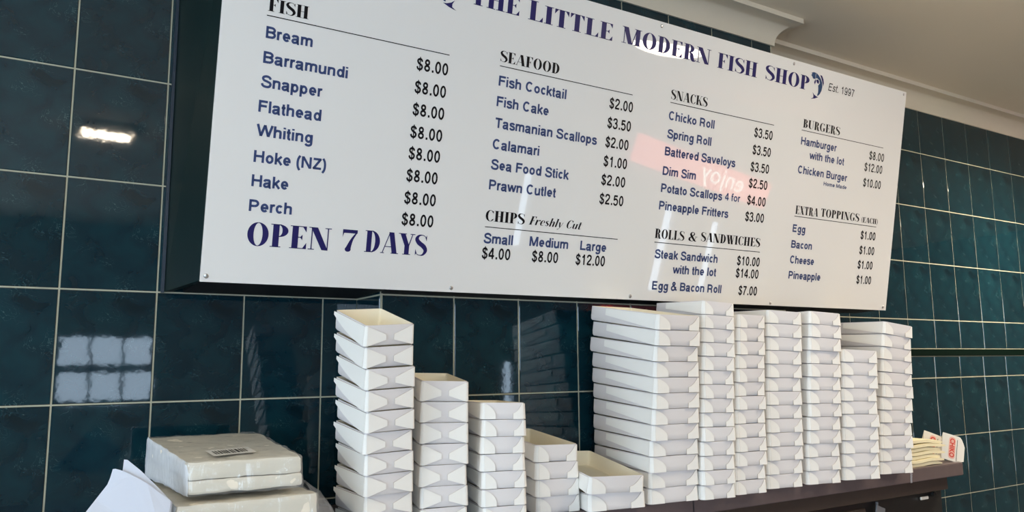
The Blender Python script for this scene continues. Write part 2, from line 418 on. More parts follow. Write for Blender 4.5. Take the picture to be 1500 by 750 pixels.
bm = bmesh.new(); box(bm, XL - 0.006, XL - 0.0005, -0.009, -0.002, ZB - 0.002, ZT); bobj('edge_bead', bm, M['trim_blue'], label='blue grey bead along the wall')
for (u, v) in ((0.0099, 0.010), (0.4721, 0.0095), (0.932, 0.0095), (1.4043, 0.0085), (1.888, 0.0125), (1.886, 0.6365), (0.9511, 0.6335), (1.406, 0.6345), (0.0105, 0.6345), (0.475, 0.634)):
    bm = bmesh.new(); bmesh.ops.create_uvsphere(bm, u_segments=14, v_segments=8, radius=0.0042)
    rot = NV.to_track_quat('Z', 'Y').to_matrix()
    for w in bm.verts: w.co = bp(u, v, 0.0002) + rot @ Vector((w.co.x, w.co.y, w.co.z * 0.35))
    sl = bmesh.new(); 
    bobj('screw', bm, M['steel'], 40); sl.free()

# --- high-contrast serif capitals drawn stroke by stroke (cap height 1)
T, H = 0.20, 0.035
def rect(x0, y0, x1, y1): return [[(x0, y0), (x1, y0), (x1, y1), (x0, y1)]]
def band(a, b): return [[a[i], a[i+1], b[i+1], b[i]] for i in range(len(a) - 1)]
def arc(cx, cy, rx, ry, a0, a1, n=18): return [(cx + rx * math.cos(R(a0 + (a1 - a0) * i / n)), cy + ry * math.sin(R(a0 + (a1 - a0) * i / n))) for i in range(n + 1)]
def stem(x, w=T, y0=0, y1=1, sb=True, st=True, ov=0.07):
    q = rect(x, y0, x + w, y1)
    if sb: q += rect(x - ov, y0, x + w + ov, y0 + H)
    if st: q += rect(x - ov, y1 - H, x + w + ov, y1)
    return q
def diag(x0, x1, w0, w1=None, y0=0, y1=1):
    w1 = w0 if w1 is None else w1
    return [[(x0, y1), (x0 + w0, y1), (x1 + w1, y0), (x1, y0)]]
def tri(*p): return [list(p)]
def pen(pts, ws, n=10):
    """stroke of varying width along a Catmull-Rom spine"""
    P = [Vector(p) for p in pts]; out = []; W = []
    for i in range(len(P) - 1):
        p0, p1, p2, p3 = P[max(i-1, 0)], P[i], P[i+1], P[min(i+2, len(P)-1)]
        for k in range(n + (1 if i == len(P) - 2 else 0)):
            t = k / n
            out.append(0.5 * ((2*p1) + (p2-p0)*t + (2*p0-5*p1+4*p2-p3)*t*t + (3*p1-p0-3*p2+p3)*t*t*t)); W.append(ws[i] * (1-t) + ws[i+1] * t)
    a, b = [], []
    for i, p in enumerate(out):
        d = (out[min(i+1, len(out)-1)] - out[max(i-1, 0)]).normalized(); nn = Vector((-d.y, d.x)) * W[i] / 2
        a.append(tuple(p + nn)); b.append(tuple(p - nn))
    return band(a, b)
def wedge(x, y0, y1, d):   # vertical serif at the end of an arm, growing towards the arm
    return tri((x, y0), (x, y1), (x - d, y1 if abs(y1 - 1) < .02 or abs(y1) < .02 else y0))
def g_S():
    return pen([(.50,.79),(.44,.93),(.30,.985),(.15,.93),(.09,.78),(.19,.61),(.40,.44),(.49,.25),(.40,.06),(.27,.015),(.12,.07),(.06,.22)], [.02,.03,.035,.10,.16,.21,.21,.16,.09,.035,.03,.02]) + tri((.52,.70),(.52,1.0),(.46,.86)) + tri((.045,.30),(.045,0),(.11,.13)), .56
def bowl(x, y0, y1, rx, t, half=True):
    cy, ry = (y0 + y1) / 2, (y1 - y0) / 2
    return band(arc(x, cy, rx, ry, -90, 90), arc(x, cy, rx - t, ry - H, -90, 90))
def glyph(c):
    if c == 'I': return stem(.08), .36
    if c == 'H': return stem(.08) + stem(.46) + rect(.2, .485, .5, .485 + H), .74
    if c == 'L': return stem(.08) + rect(.2, 0, .56, H) + tri((.56, 0), (.56, .30), (.44, H)) , .58
    if c == 'E': return stem(.08) + rect(.2, 0, .56, H) + tri((.56, 0), (.56, .28), (.44, H)) + rect(.2, 1-H, .54, 1) + tri((.54, 1), (.54, .74), (.42, 1-H)) + rect(.2, .49, .42, .49+H) + tri((.42, .38), (.42, .63), (.34, .505)), .60
    if c == 'F': return stem(.08) + rect(.2, 1-H, .54, 1) + tri((.54, 1), (.54, .72), (.42, 1-H)) + rect(.2, .49, .40, .49+H) + tri((.40, .38), (.40, .63), (.32, .505)), .56
    if c == 'T': return stem(.20, st=False) + rect(.02, 1-H, .58, 1) + tri((.58, 1), (.58, .70), (.45, 1-H)) + tri((.02, 1), (.02, .70), (.15, 1-H)), .60
    if c == 'P': return stem(.08) + bowl(.27, .45, 1, .30, .19) + rect(.2, 1-H, .28, 1) + rect(.2, .45, .28, .45+H), .60
    if c == 'R': return stem(.08) + bowl(.27, .48, 1, .28, .18) + rect(.2, 1-H, .28, 1) + rect(.2, .48, .28, .48+H) + pen([(.33,.49),(.43,.40),(.46,.20),(.52,.03),(.62,.02),(.66,.08)], [.05,.16,.19,.17,.05,.03]), .66
    if c == 'B': return stem(.08) + bowl(.27, .50, 1, .25, .16) + bowl(.27, 0, .53, .30, .19) + rect(.2, 1-H, .28, 1) + rect(.2, .497, .28, .53) + rect(.2, 0, .28, H), .60
    if c == 'D': return stem(.08) + bowl(.27, 0, 1, .36, .20) + rect(.2, 1-H, .28, 1) + rect(.2, 0, .28, H), .67
    if c == 'O': return band(arc(.36, .5, .33, .515, 0, 360, 40), arc(.36, .5, .14, .485, 0, 360, 40)), .72
    if c == 'C': return band(arc(.36, .5, .33, .515, 38, 322, 34), arc(.38, .5, .17, .485, 38, 322, 34)) + tri((.60, .66), (.60, 1.0), (.54, .86)) + tri((.60,.18),(.63,.30),(.52,.10)), .64
    if c == 'G': return band(arc(.36, .5, .33, .515, 38, 320, 34), arc(.38, .5, .17, .485, 38, 320, 34)) + tri((.60, .66), (.60, 1.0), (.54, .86)) + rect(.47, .06, .65, .42) + rect(.42, .40, .70, .40+H), .72
    if c == 'S': return g_S()
    if c == 'A': return diag(.33, .04, .035) + diag(.30, .47, .21) + rect(.13, .30, .46, .30+H) + rect(-.02, 0, .14, H) + rect(.42, 0, .74, H), .72
    if c == 'N': return rect(.09, 0, .09+H, 1) + diag(.06, .46, .23, .21) + rect(.63, 0, .63+H, 1) + rect(.0, 0, .21, H) + rect(.54, 1-H, .76, 1) + rect(.0, 1-H, .2, 1), .76
    if c == 'M': return rect(.09, 0, .09+H, 1) + diag(.06, .30, .22, .20) + diag(.66, .46, .04) + stem(.64) + rect(.0, 0, .21, H) + rect(.0, 1-H, .2, 1), .92
    if c == 'W': return diag(.05, .24, .21) + diag(.44, .30, .035, .05) + diag(.38, .56, .21) + diag(.84, .64, .035, .05) + rect(-.02, 1-H, .34, 1) + rect(.34, 1-H, .66, 1) + rect(.74, 1-H, .96, 1), .94
    if c == 'X': return diag(.06, .40, .22) + diag(.55, .08, .035) + rect(.0, 1-H, .34, 1) + rect(.47, 1-H, .68, 1) + rect(.0, 0, .2, H) + rect(.36, 0, .70, H), .70
    if c == 'Y': return diag(.03, .25, .22, .20, .42) + diag(.56, .40, .035, .05, .42) + stem(.25, y1=.45, st=False) + rect(-.03, 1-H, .31, 1) + rect(.47, 1-H, .68, 1), .66
    if c == 'K': return stem(.08) + diag(.58, .26, .035, .05, .40) + diag(.32, .50, .10, .21, 0, .60) + rect(.50, 1-H, .70, 1) + rect(.42, 0, .76, H), .74
    if c == 'U': return rect(.08, .3, .28, 1) + rect(.0, 1-H, .36, 1) + rect(.58, .3, .58+H, 1) + rect(.50, 1-H, .70, 1) + band(arc(.345, .3, .265, .315, 180, 360), arc(.43, .3, .15, .27, 180, 360)), .72
    if c == '7': return rect(.06, .84, .62, 1) + tri((.06, 1), (.06, .64), (.11, .84)) + pen([(.60,.90),(.42,.55),(.30,.15)], [.04,.10,.20]) + band(arc(.29, .10, .115, .115, 0, 360, 20), arc(.29, .10, .0, .0, 0, 360, 20)), .64
    if c == '&': return pen([(.70,.06),(.56,.08),(.34,.46),(.22,.74),(.28,.94),(.40,.98),(.50,.88),(.48,.70),(.30,.52),(.13,.34),(.12,.14),(.26,.02),(.44,.06),(.60,.28),(.68,.50)], [.04,.14,.20,.17,.08,.04,.08,.10,.06,.14,.17,.07,.04,.035,.03]) + rect(.54, .50, .80, .50+H), .80
    if c == '(': return pen([(.24,1.04),(.10,.78),(.07,.45),(.12,.12),(.24,-.14)], [.03,.06,.09,.06,.03]), .26
    if c == ')': return pen([(.04,1.04),(.18,.78),(.21,.45),(.16,.12),(.04,-.14)], [.03,.06,.09,.06,.03]), .28
    # lower case for the slanted words
    if c == 'r': return rect(.05, 0, .22, .64) + pen([(.20,.40),(.30,.58),(.40,.62)], [.04,.05,.10]) + band(arc(.41, .56, .075, .075, 0, 360, 14), arc(.41, .56, 0, 0, 0, 360, 14)), .46
    if c == 'e': return band(arc(.26, .32, .23, .33, 10, 315, 26), arc(.28, .32, .09, .30, 10, 315, 26)) + pen([(.12,.26),(.30,.32),(.46,.40)], [.03,.03,.04]), .50
    if c == 's': return pen([(.34,.50),(.22,.62),(.10,.50),(.20,.35),(.34,.20),(.24,.03),(.05,.12)], [.03,.04,.13,.16,.14,.05,.04]), .42
    if c == 'h': return rect(.05, 0, .21, 1) + pen([(.20,.42),(.32,.60),(.42,.62)], [.03,.05,.10]) + rect(.36, .0, .52, .58), .58
    if c == 'l': return rect(.05, 0, .21, 1) + rect(-.02, 1-H, .1, 1), .28
    if c == 'y': return diag(.03, .20, .16, .12, .02, .62) + pen([(.46,.62),(.36,.20),(.20,-.18),(.06,-.22)], [.05,.04,.04,.10]), .52
    if c == 'u': return rect(.05, .1, .21, .62) + rect(.36, 0, .52, .62) + pen([(.13,.12),(.22,.02),(.38,.18)], [.14,.05,.03]), .58
    if c == 't': return rect(.08, .04, .24, .86) + rect(-.01, .59, .34, .62) + pen([(.16,.06),(.26,.02),(.36,.12)], [.14,.05,.03]), .38
    return [], .30
def serif_word(s, gap=0.03, slant=0.0):
    polys, x = [], 0.0
    for c in s:
        q, w = glyph(c)
        polys += [[(px + x + py * slant, py) for px, py in p] for p in q]; x += w + gap
    return polys
def poly_bm(polys):
    bm = bmesh.new()
    for p in polys:
        q = []
        for a in p:
            if not q or (abs(a[0]-q[-1][0]) + abs(a[1]-q[-1][1])) > 1e-6: q.append(a)
        if len(q) > 2 and abs(q[0][0]-q[-1][0]) + abs(q[0][1]-q[-1][1]) < 1e-6: q.pop()
        if len(q) < 3: continue
        bm.faces.new([bm.verts.new((a[0], a[1], 0)) for a in q])
    return bm
TEXTS = [
    ('title', 'THE', 0.4605, 0.5724, 0.572),
    ('title', 'LITTLE', 0.594, 0.5712, 0.8135),
    ('title', 'MODERN', 0.8396, 0.574, 1.1121),
    ('title', 'FISH', 1.1354, 0.5738, 1.274),
    ('title', 'SHOP', 1.3034, 0.576, 1.4719),
    ('est', 'Est. 1997', 1.5498, 0.59, 1.6607),
    ('head', 'FISH', 0.0757, 0.4715, 0.1456),
    ('item', 'Bream', 0.0753, 0.4248, 0.1567),
    ('item', 'Barramundi', 0.0742, 0.3818, 0.2248),
    ('item', 'Snapper', 0.0735, 0.3405, 0.1811),
    ('item', 'Flathead', 0.0728, 0.2976, 0.1827),
    ('item', 'Whiting', 0.0722, 0.2562, 0.1707),
    ('item', 'Hoke (NZ)', 0.0715, 0.2108, 0.1989),
    ('item', 'Hake', 0.0712, 0.1689, 0.1342),
    ('item', 'Perch', 0.0702, 0.1259, 0.1442),
    ('open', 'OPEN', 0.0711, 0.0667, 0.2193),
    ('open', '7', 0.2405, 0.0677, 0.2686),
    ('open', 'DAYS', 0.2839, 0.0693, 0.4122),
    ('price', '$8.00', 0.3571, 0.4231, 0.424),
    ('price', '$8.00', 0.3571, 0.3792, 0.4235),
    ('price', '$8.00', 0.3568, 0.3366, 0.4237),
    ('price', '$8.00', 0.3559, 0.2936, 0.4234),
    ('price', '$8.00', 0.3562, 0.2526, 0.4227),
    ('price', '$8.00', 0.3556, 0.2102, 0.4215),
    ('price', '$8.00', 0.3551, 0.1672, 0.4217),
    ('price', '$8.00', 0.3534, 0.1258, 0.4204),
    ('head', 'SEAFOOD', 0.537, 0.4734, 0.6821),
    ('item', 'Fish Cocktail', 0.5386, 0.4246, 0.7058),
    ('item', 'Fish Cake', 0.538, 0.383, 0.6646),
    ('item', 'Tasmanian Scallops', 0.5389, 0.3396, 0.7973),
    ('item', 'Calamari', 0.5372, 0.2964, 0.6502),
    ('item', 'Sea Food Stick', 0.5372, 0.255, 0.7311),
    ('item', 'Prawn Cutlet', 0.5371, 0.2136, 0.701),
    ('price', '$2.00', 0.8222, 0.425, 0.8891),
    ('price', '$3.50', 0.8215, 0.3816, 0.8884),
    ('price', '$2.00', 0.8208, 0.3388, 0.8865),
    ('price', '$1.00', 0.8205, 0.2964, 0.8872),
    ('price', '$2.00', 0.819, 0.2547, 0.8868),
    ('price', '$2.50', 0.8186, 0.2122, 0.8865),
    ('head', 'CHIPS', 0.5357, 0.1494, 0.6299),
    ('ital', 'Freshly Cut', 0.6397, 0.1506, 0.7775),
    ('item', 'Small', 0.5355, 0.1042, 0.6051),
    ('item', 'Medium', 0.6461, 0.1058, 0.7458),
    ('item', 'Large', 0.7782, 0.1062, 0.8499),
    ('price', '$4.00', 0.5343, 0.0724, 0.6018),
    ('price', '$8.00', 0.6551, 0.0734, 0.7223),
    ('price', '$12.00', 0.7689, 0.0736, 0.8498),
    ('head', 'SNACKS', 0.9984, 0.4746, 1.116),
    ('item', 'Chicko Roll', 0.9975, 0.4263, 1.1452),
    ('item', 'Spring Roll', 0.9978, 0.384, 1.14),
    ('item', 'Battered Saveloys', 0.9958, 0.343, 1.2285),
    ('item', 'Dim Sim', 0.9948, 0.297, 1.1003),
    ('item', 'Potato Scallops', 0.9946, 0.2568, 1.194),
    ('small', '4 for', 1.2035, 0.2586, 1.2568),
    ('item', 'Pineapple Fritters', 0.9934, 0.2158, 1.2209),
    ('price', '$3.50', 1.2841, 0.4274, 1.352),
    ('price', '$3.50', 1.2843, 0.3839, 1.3513),
    ('price', '$3.50', 1.2828, 0.3408, 1.3508),
    ('price', '$2.50', 1.2825, 0.299, 1.3502),
    ('price', '$4.00', 1.2822, 0.256, 1.3499),
    ('price', '$3.00', 1.2807, 0.2143, 1.3494),
    ('head', 'ROLLS', 0.9888, 0.1486, 1.0819),
    ('head', '&', 1.0953, 0.1494, 1.1244),
    ('head', 'SANDWICHES', 1.1357, 0.1517, 1.3447),
    ('item', 'Steak Sandwich', 0.9937, 0.102, 1.1986),
    ('item', 'with the lot', 1.0542, 0.0686, 1.1977),
    ('item', 'Egg & Bacon Roll', 0.9951, 0.0276, 1.2214),
    ('price', '$10.00', 1.2669, 0.1012, 1.3494),
    ('price', '$14.00', 1.2667, 0.0698, 1.3493),
    ('price', '$7.00', 1.2822, 0.0262, 1.3498),
    ('head', 'BURGERS', 1.4636, 0.4778, 1.6166),
    ('item', 'Hamburger', 1.4621, 0.4324, 1.609),
    ('item', 'with the lot', 1.5007, 0.3992, 1.6459),
    ('item', 'Chicken Burger', 1.4609, 0.3566, 1.666),
    ('tiny', 'Home Made', 1.5693, 0.3354, 1.6673),
    ('price', '$8.00', 1.754, 0.4306, 1.8225),
    ('price', '$12.00', 1.7373, 0.3958, 1.82),
    ('price', '$10.00', 1.7387, 0.352, 1.8201),
    ('head', 'EXTRA', 1.4668, 0.249, 1.5594),
    ('head', 'TOPPINGS', 1.5707, 0.251, 1.7376),
    ('headsmall', '(EACH)', 1.7478, 0.2507, 1.8232),
    ('item', 'Egg', 1.4629, 0.2006, 1.5133),
    ('item', 'Bacon', 1.4633, 0.1584, 1.5468),
    ('item', 'Cheese', 1.4645, 0.1175, 1.5611),
    ('item', 'Pineapple', 1.4645, 0.0763, 1.5942),
    ('price', '$1.00', 1.7511, 0.2034, 1.8193),
    ('price', '$1.00', 1.7523, 0.1608, 1.8205),
    ('price', '$1.00', 1.7511, 0.119, 1.8192),
    ('price', '$1.00', 1.7522, 0.0762, 1.8193),
]
# --- plain grotesque letters drawn as even strokes (cap height 1)
def ribbon(pts, w):
    P = [Vector(p) for p in pts]; a, b = [], []
    for i, p in enumerate(P):
        d0 = (p - P[i-1]).normalized() if i else None; d1 = (P[i+1] - p).normalized() if i < len(P) - 1 else None
        if d0 is None: nn = Vector((-d1.y, d1.x)); k = 1
        elif d1 is None: nn = Vector((-d0.y, d0.x)); k = 1
        else:
            n0, n1 = Vector((-d0.y, d0.x)), Vector((-d1.y, d1.x)); nn = (n0 + n1)
            nn = nn.normalized() if nn.length > 1e-4 else n0; k = 1 / max(.35, nn.dot(n0))
        a.append(tuple(p + nn * w / 2 * k)); b.append(tuple(p - nn * w / 2 * k))
    return band(a, b)
def sans(c, w):
    X = .725; h = w / 2; q = []
    def r(*p): q.extend(ribbon(p, w))
    def s(*p, e=None): q.extend(pen(p, [w] * len(p) if e is None else e, 6))
    def ring(cx, cy, rx, ry, a0=0, a1=360): q.extend(ribbon(arc(cx, cy, rx - h, ry - h, a0, a1, 28), w))
    xr = X / 2 + .012; xc = X / 2
    adv = .774
    if c == ' ': return [], .387
    if c == '.': q += rect(.13, 0, .13 + w * 1.1, w * 1.1); adv = .39
    elif c == '(': s((.34, 1.02), (.19, .74), (.145, .38), (.19, .04), (.34, -.24)); adv = .42
    elif c == ')': s((.08, 1.02), (.23, .74), (.275, .38), (.23, .04), (.08, -.24)); adv = .42
    elif c == 'a':
        s((.13, .49), (.19, .61), (.36, X - h + .005), (.53, .61), (.565, .47)); r((.565, .48), (.565, .06)); s((.565, .07), (.60, .03), (.69, .045))
        s((.56, .40), (.42, .365), (.22, .32), (.135, .20), (.21, .075), (.37, .075), (.52, .17), (.565, .26))
    elif c in 'bdpqg':
        x = .14 if c in 'bp' else .635
        y0, y1 = {'b': (0, 1), 'd': (0, 1), 'p': (-.27, X), 'q': (-.27, X), 'g': (.0, X)}[c]
        r((x, y0), (x, y1)); ring(.387, xc, .315, xr)
        if c == 'g': s((.635, .02), (.60, -.14), (.45, -.225), (.26, -.21), (.15, -.10))
    elif c == 'c': ring(.37, xc, .31, xr, 40, 320); adv = .696
    elif c == 'e': ring(.387, xc, .32, xr, 0, 318); r((.10, xc - .01), (.705, xc - .01))
    elif c == 'o': ring(.387, xc, .33, xr)
    elif c == 'f': s((.16, 0), (.16, .5), (.17, .86), (.25, .95), (.37, .94)); r((.02, X - h), (.36, X - h)); adv = .387
    elif c == 't': s((.19, .92), (.19, .5), (.19, .18), (.24, .075), (.36, .07)); r((.03, X - h), (.36, X - h)); adv = .40
    elif c in 'hn':
        r((.15, 0), (.15, 1 if c == 'h' else X)); s((.15, .45), (.25, .61), (.40, X - h + .01), (.58, .60), (.61, .42), (.61, .20), (.61, 0))
    elif c == 'm':
        r((.15, 0), (.15, X))
        s((.15, .45), (.23, .61), (.35, X - h + .01), (.52, .61), (.55, .42), (.55, .20), (.55, 0)); s((.55, .45), (.64, .61), (.77, X - h + .01), (.95, .60), (.98, .42), (.98, .20), (.98, 0)); adv = 1.14
    elif c == 'u': s((.15, X), (.15, .5), (.15, .28), (.20, .10), (.36, .065), (.53, .13), (.61, .30)); r((.61, 0), (.61, X))
    elif c == 'r': r((.15, 0), (.15, X)); s((.15, .42), (.21, .58), (.32, .645), (.44, X - h)); adv = .464
    elif c == 'i': r((.155, 0), (.155, X)); r((.155, .86), (.155, 1)); adv = .31
    elif c == 'j': s((.17, X), (.17, .2), (.165, -.13), (.03, -.2)); r((.17, .86), (.17, 1)); adv = .31
    elif c == 'l': r((.155, 0), (.155, 1)); adv = .31
    elif c == 'k': r((.14, 0), (.14, 1)); r((.60, X), (.14, .28)); r((.30, .42), (.63, 0)); adv = .68
    elif c == 's': s((.585, .54), (.49, .64), (.34, .66), (.16, .60), (.17, .46), (.36, .385), (.56, .31), (.575, .14), (.42, .065), (.24, .075), (.10, .19)); adv = .696
    elif c == 'v': r((.06, X), (.35, .02)); r((.64, X), (.35, .02)); adv = .70
    elif c == 'w': r((.06, X), (.28, .03)); r((.50, X - .03), (.28, .03)); r((.50, X - .03), (.72, .03)); r((.94, X), (.72, .03)); adv = 1.0
    elif c == 'y': r((.06, X), (.35, .03)); s((.64, X), (.48, .32), (.34, -.08), (.24, -.21), (.09, -.20)); adv = .70
    elif c in 'BPR':
        r((.17, 0), (.17, 1)); r((.17, 1 - h), (.5, 1 - h)); ym = .52 if c == 'B' else .45
        r((.17, ym), (.5, ym)); q.extend(ribbon(arc(.50, (1 - h + ym) / 2, .27, (1 - h - ym) / 2, 90, -90, 12), w)); adv = .93
        if c == 'B': r((.17, h), (.52, h)); q.extend(ribbon(arc(.52, (h + ym) / 2, .28, (ym - h) / 2, 90, -90, 12), w))
        if c == 'R': s((.50, .45), (.68, .40), (.74, .25), (.75, .08), (.80, 0)); adv = 1.0
    elif c == 'C': ring(.50, .5, .43, .52, 42, 318); adv = 1.0
    elif c == 'D': r((.17, 0), (.17, 1)); r((.17, 1 - h), (.46, 1 - h)); r((.17, h), (.46, h)); q.extend(ribbon(arc(.46, .5, .39, .5 - h, 90, -90, 18), w)); adv = 1.0
    elif c in 'EFL':
        r((.17, 0), (.17, 1))
        if c != 'F': r((.17, h), (.80, h))
        if c != 'L': r((.17, 1 - h), (.80, 1 - h)); r((.17, .52), (.74, .52))
        adv = {'E': .92, 'F': .85, 'L': .80}[c]
        if c == 'L': q[:] = [p for p in q]
    elif c == 'H': r((.17, 0), (.17, 1)); r((.83, 0), (.83, 1)); r((.17, .53), (.83, .53)); adv = 1.0
    elif c == 'M': r((.16, 0), (.16, 1)); r((1.0, 0), (1.0, 1)); r((.20, 1 - .02), (.58, .04)); r((.96, 1 - .02), (.58, .04)); adv = 1.16
    elif c == 'N': r((.16, 0), (.16, 1)); r((.84, 0), (.84, 1)); r((.18, .98), (.82, .02)); adv = 1.0
    elif c == 'S': s((.80, .72), (.70, .87), (.48, .935), (.24, .87), (.17, .73), (.27, .59), (.50, .52), (.75, .42), (.81, .26), (.70, .10), (.46, .06), (.20, .13), (.11, .31)); adv = .93
    elif c == 'T': r((.05, 1 - h), (.82, 1 - h)); r((.435, 0), (.435, 1)); adv = .86
    elif c == 'W': r((.07, 1), (.36, .03)); r((.655, .97), (.36, .03)); r((.655, .97), (.95, .03)); r((1.24, 1), (.95, .03)); adv = 1.31
    elif c == 'Z': r((.09, 1 - h), (.78, 1 - h)); r((.74, .95), (.12, .05)); r((.07, h), (.80, h)); adv = .86
    elif c == '&': s((.90, .03), (.72, .20), (.44, .56), (.27, .76), (.33, .91), (.46, .94), (.58, .85), (.55, .70), (.36, .55), (.17, .40), (.12, .22), (.24, .07), (.46, .07), (.66, .22), (.76, .46)); adv = .95
    elif c == '0': ring(.387, .5, .32, .515)
    elif c == '1': r((.44, 0), (.44, 1)); s((.17, .74), (.32, .78), (.42, .95))
    elif c == '2': s((.13, .70), (.18, .88), (.38, .94), (.59, .86), (.61, .67), (.46, .46), (.24, .27), (.13, .06)); r((.09, h), (.68, h))
    elif c == '3': s((.13, .74), (.20, .89), (.38, .94), (.57, .86), (.57, .65), (.44, .54), (.32, .53)); s((.32, .53), (.50, .51), (.63, .38), (.60, .16), (.42, .06), (.22, .08), (.11, .25))
    elif c == '4': r((.52, 0), (.52, .98)); r((.51, .96), (.09, .32)); r((.06, .27), (.71, .27))
    elif c == '5': r((.63, 1 - h), (.19, 1 - h)); r((.20, .97), (.155, .47)); s((.15, .50), (.30, .61), (.48, .60), (.62, .46), (.62, .24), (.48, .075), (.26, .075), (.11, .22))
    elif c == '7': r((.09, 1 - h), (.67, 1 - h)); s((.64, .92), (.45, .60), (.33, .28), (.28, 0))
    elif c == '8': ring(.387, .745, .275, .27); ring(.387, .27, .315, .285)
    elif c == '9': ring(.375, .66, .295, .355); s((.64, .62), (.63, .38), (.55, .14), (.36, .06), (.20, .10), (.13, .22))
    elif c == '$':
        s((.62, .72), (.52, .87), (.37, .91), (.19, .84), (.15, .70), (.26, .56), (.40, .50), (.58, .40), (.62, .26), (.53, .11), (.36, .07), (.19, .12), (.11, .29)); q.extend(ribbon([(.385, -.10), (.385, 1.09)], w * .6))
    return q, adv
def sans_word(t, w, slant=0.0):
    polys, x = [], 0.0
    for c in t:
        p, a = sans(c, w); polys += [[(px + x + py * slant, py) for px, py in z] for z in p]; x += a
    return polys
SIZES = {'title': 0.0365, 'open': 0.0405, 'head': 0.0222, 'headsmall': 0.0150, 'ital': 0.0180, 'item': 0.0205, 'price': 0.0232, 'est': 0.0205, 'small': 0.0185, 'tiny': 0.0105}
NAMES = {'title': 'title_lettering', 'open': 'opening_days_lettering', 'head': 'heading_lettering', 'headsmall': 'heading_lettering', 'ital': 'heading_lettering', 'item': 'dish_lettering', 'small': 'dish_lettering', 'tiny': 'dish_lettering', 'price': 'price_lettering', 'est': 'date_lettering'}
def to_board(bm, x0, x1, u0, u1, v, sy, d=0.0004):
    k = (u1 - u0) / (x1 - x0)
    for w in bm.verts: w.co = bp(u0 + (w.co.x - x0) * k, v + w.co.y * sy, d)
    for f in bm.faces:
        f.normal_update()
        if f.normal.dot(NV) < 0: f.normal_flip()
for kind, s, u0, v, u1 in TEXTS:
    if kind in ('title', 'open', 'head', 'headsmall', 'ital'):
        bm = poly_bm(serif_word(s, 0.02, 0.26 if kind == 'ital' else 0.0))
        sy = SIZES[kind]
        if s == 'LITTLE':
            for w in bm.verts:
                if w.co.x < 0.61 and w.co.y > 0.5: w.co.y += 0.10
        m = M['navy'] if kind in ('title', 'open') else M['black']
    else:
        if kind == 'est': bm = poly_bm(sans_word('Est.', .125, 0.2) + [[(x + 2.85, y) for x, y in q] for q in sans_word('1997', .125)])
        else: bm = poly_bm(sans_word(s, {'item': .20, 'price': .175, 'small': .17, 'tiny': .19}[kind]))
        sy = SIZES[kind]; m = M['black'] if kind in ('price', 'est') else M['slate']
    x0, x1, _, _ = bounds(bm)
    to_board(bm, x0, x1, u0, u1, v, sy)
    bobj(NAMES[kind], bm, m)
for u0, u1, v in ((0.0745, 0.4243, 0.4634), (0.5378, 0.8849, 0.4644), (0.5362, 0.8802, 0.1372), (0.9982, 1.3534, 0.4666), (0.9893, 1.3465, 0.1388), (1.4599, 1.8143, 0.4701), (1.4648, 1.8185, 0.2427)):
    bm = poly_bm(rect(0, 0, 1, 1)); to_board(bm, 0, 1, u0, u1, v - 0.0008, 0.0016); bobj('heading_rule', bm, M['black'])
FISH_BODY = [(1.4777, 0.6245), (1.4856, 0.6273), (1.496, 0.627), (1.5057, 0.6229), (1.5161, 0.6146), (1.5227, 0.6056), (1.5251, 0.5949), (1.5233, 0.5844), (1.5182, 0.575), (1.5113, 0.5687), (1.5073, 0.5689), (1.51, 0.577), (1.5098, 0.5871), (1.5078, 0.5953), (1.514, 0.6023), (1.5116, 0.6095), (1.5005, 0.614), (1.4949, 0.6116), (1.4895, 0.6098), (1.4841, 0.611), (1.4815, 0.6151), (1.4766, 0.6181), (1.4801, 0.6211)]
FISH_FINS = [[(1.512, 0.6244), (1.52, 0.6238), (1.5265, 0.6156), (1.5299, 0.6052), (1.5281, 0.5963), (1.5247, 0.6051), (1.5196, 0.6144)], [(1.4935, 0.6088), (1.4952, 0.61), (1.4977, 0.6037), (1.4942, 0.5959), (1.4907, 0.6016)], [(1.4979, 0.6091), (1.5049, 0.6109), (1.5101, 0.6076), (1.5095, 0.6015), (1.5066, 0.5998), (1.5008, 0.6034)], [(1.4883, 0.5749), (1.4956, 0.5694), (1.5052, 0.566), (1.5131, 0.5656), (1.4996, 0.5599), (1.4833, 0.556), (1.4929, 0.5613), (1.4928, 0.5672)]]
FISH_GILL = [[(1.4945, 0.6262), (1.4955, 0.6262), (1.4948, 0.6205), (1.4956, 0.6125), (1.4946, 0.6122), (1.4937, 0.6205)]]
def fish(fx, label):
    bm = poly_bm([]);
    for mi, polys in ((0, [FISH_BODY]), (1, FISH_FINS), (2, FISH_GILL)):
        for p in polys:
            f = bm.faces.new([bm.verts.new(bp(*fx(*a), 0.0004 + 0.00015 * (mi == 2))) for a in p]); f.material_index = mi
            f.normal_update()
            if f.normal.dot(NV) < 0: f.normal_flip()
    bmesh.ops.triangulate(bm, faces=bm.faces[:])
    bobj('fish_logo', bm, [M['fishblue'], M['navy'], M['panel']], label=label)
fish(lambda u, v: (u, v), 'leaping blue fish logo after the title')
fish(lambda u, v: (0.4305 + 1.4833 - u, v - 0.0052), 'leaping blue fish logo before the title')

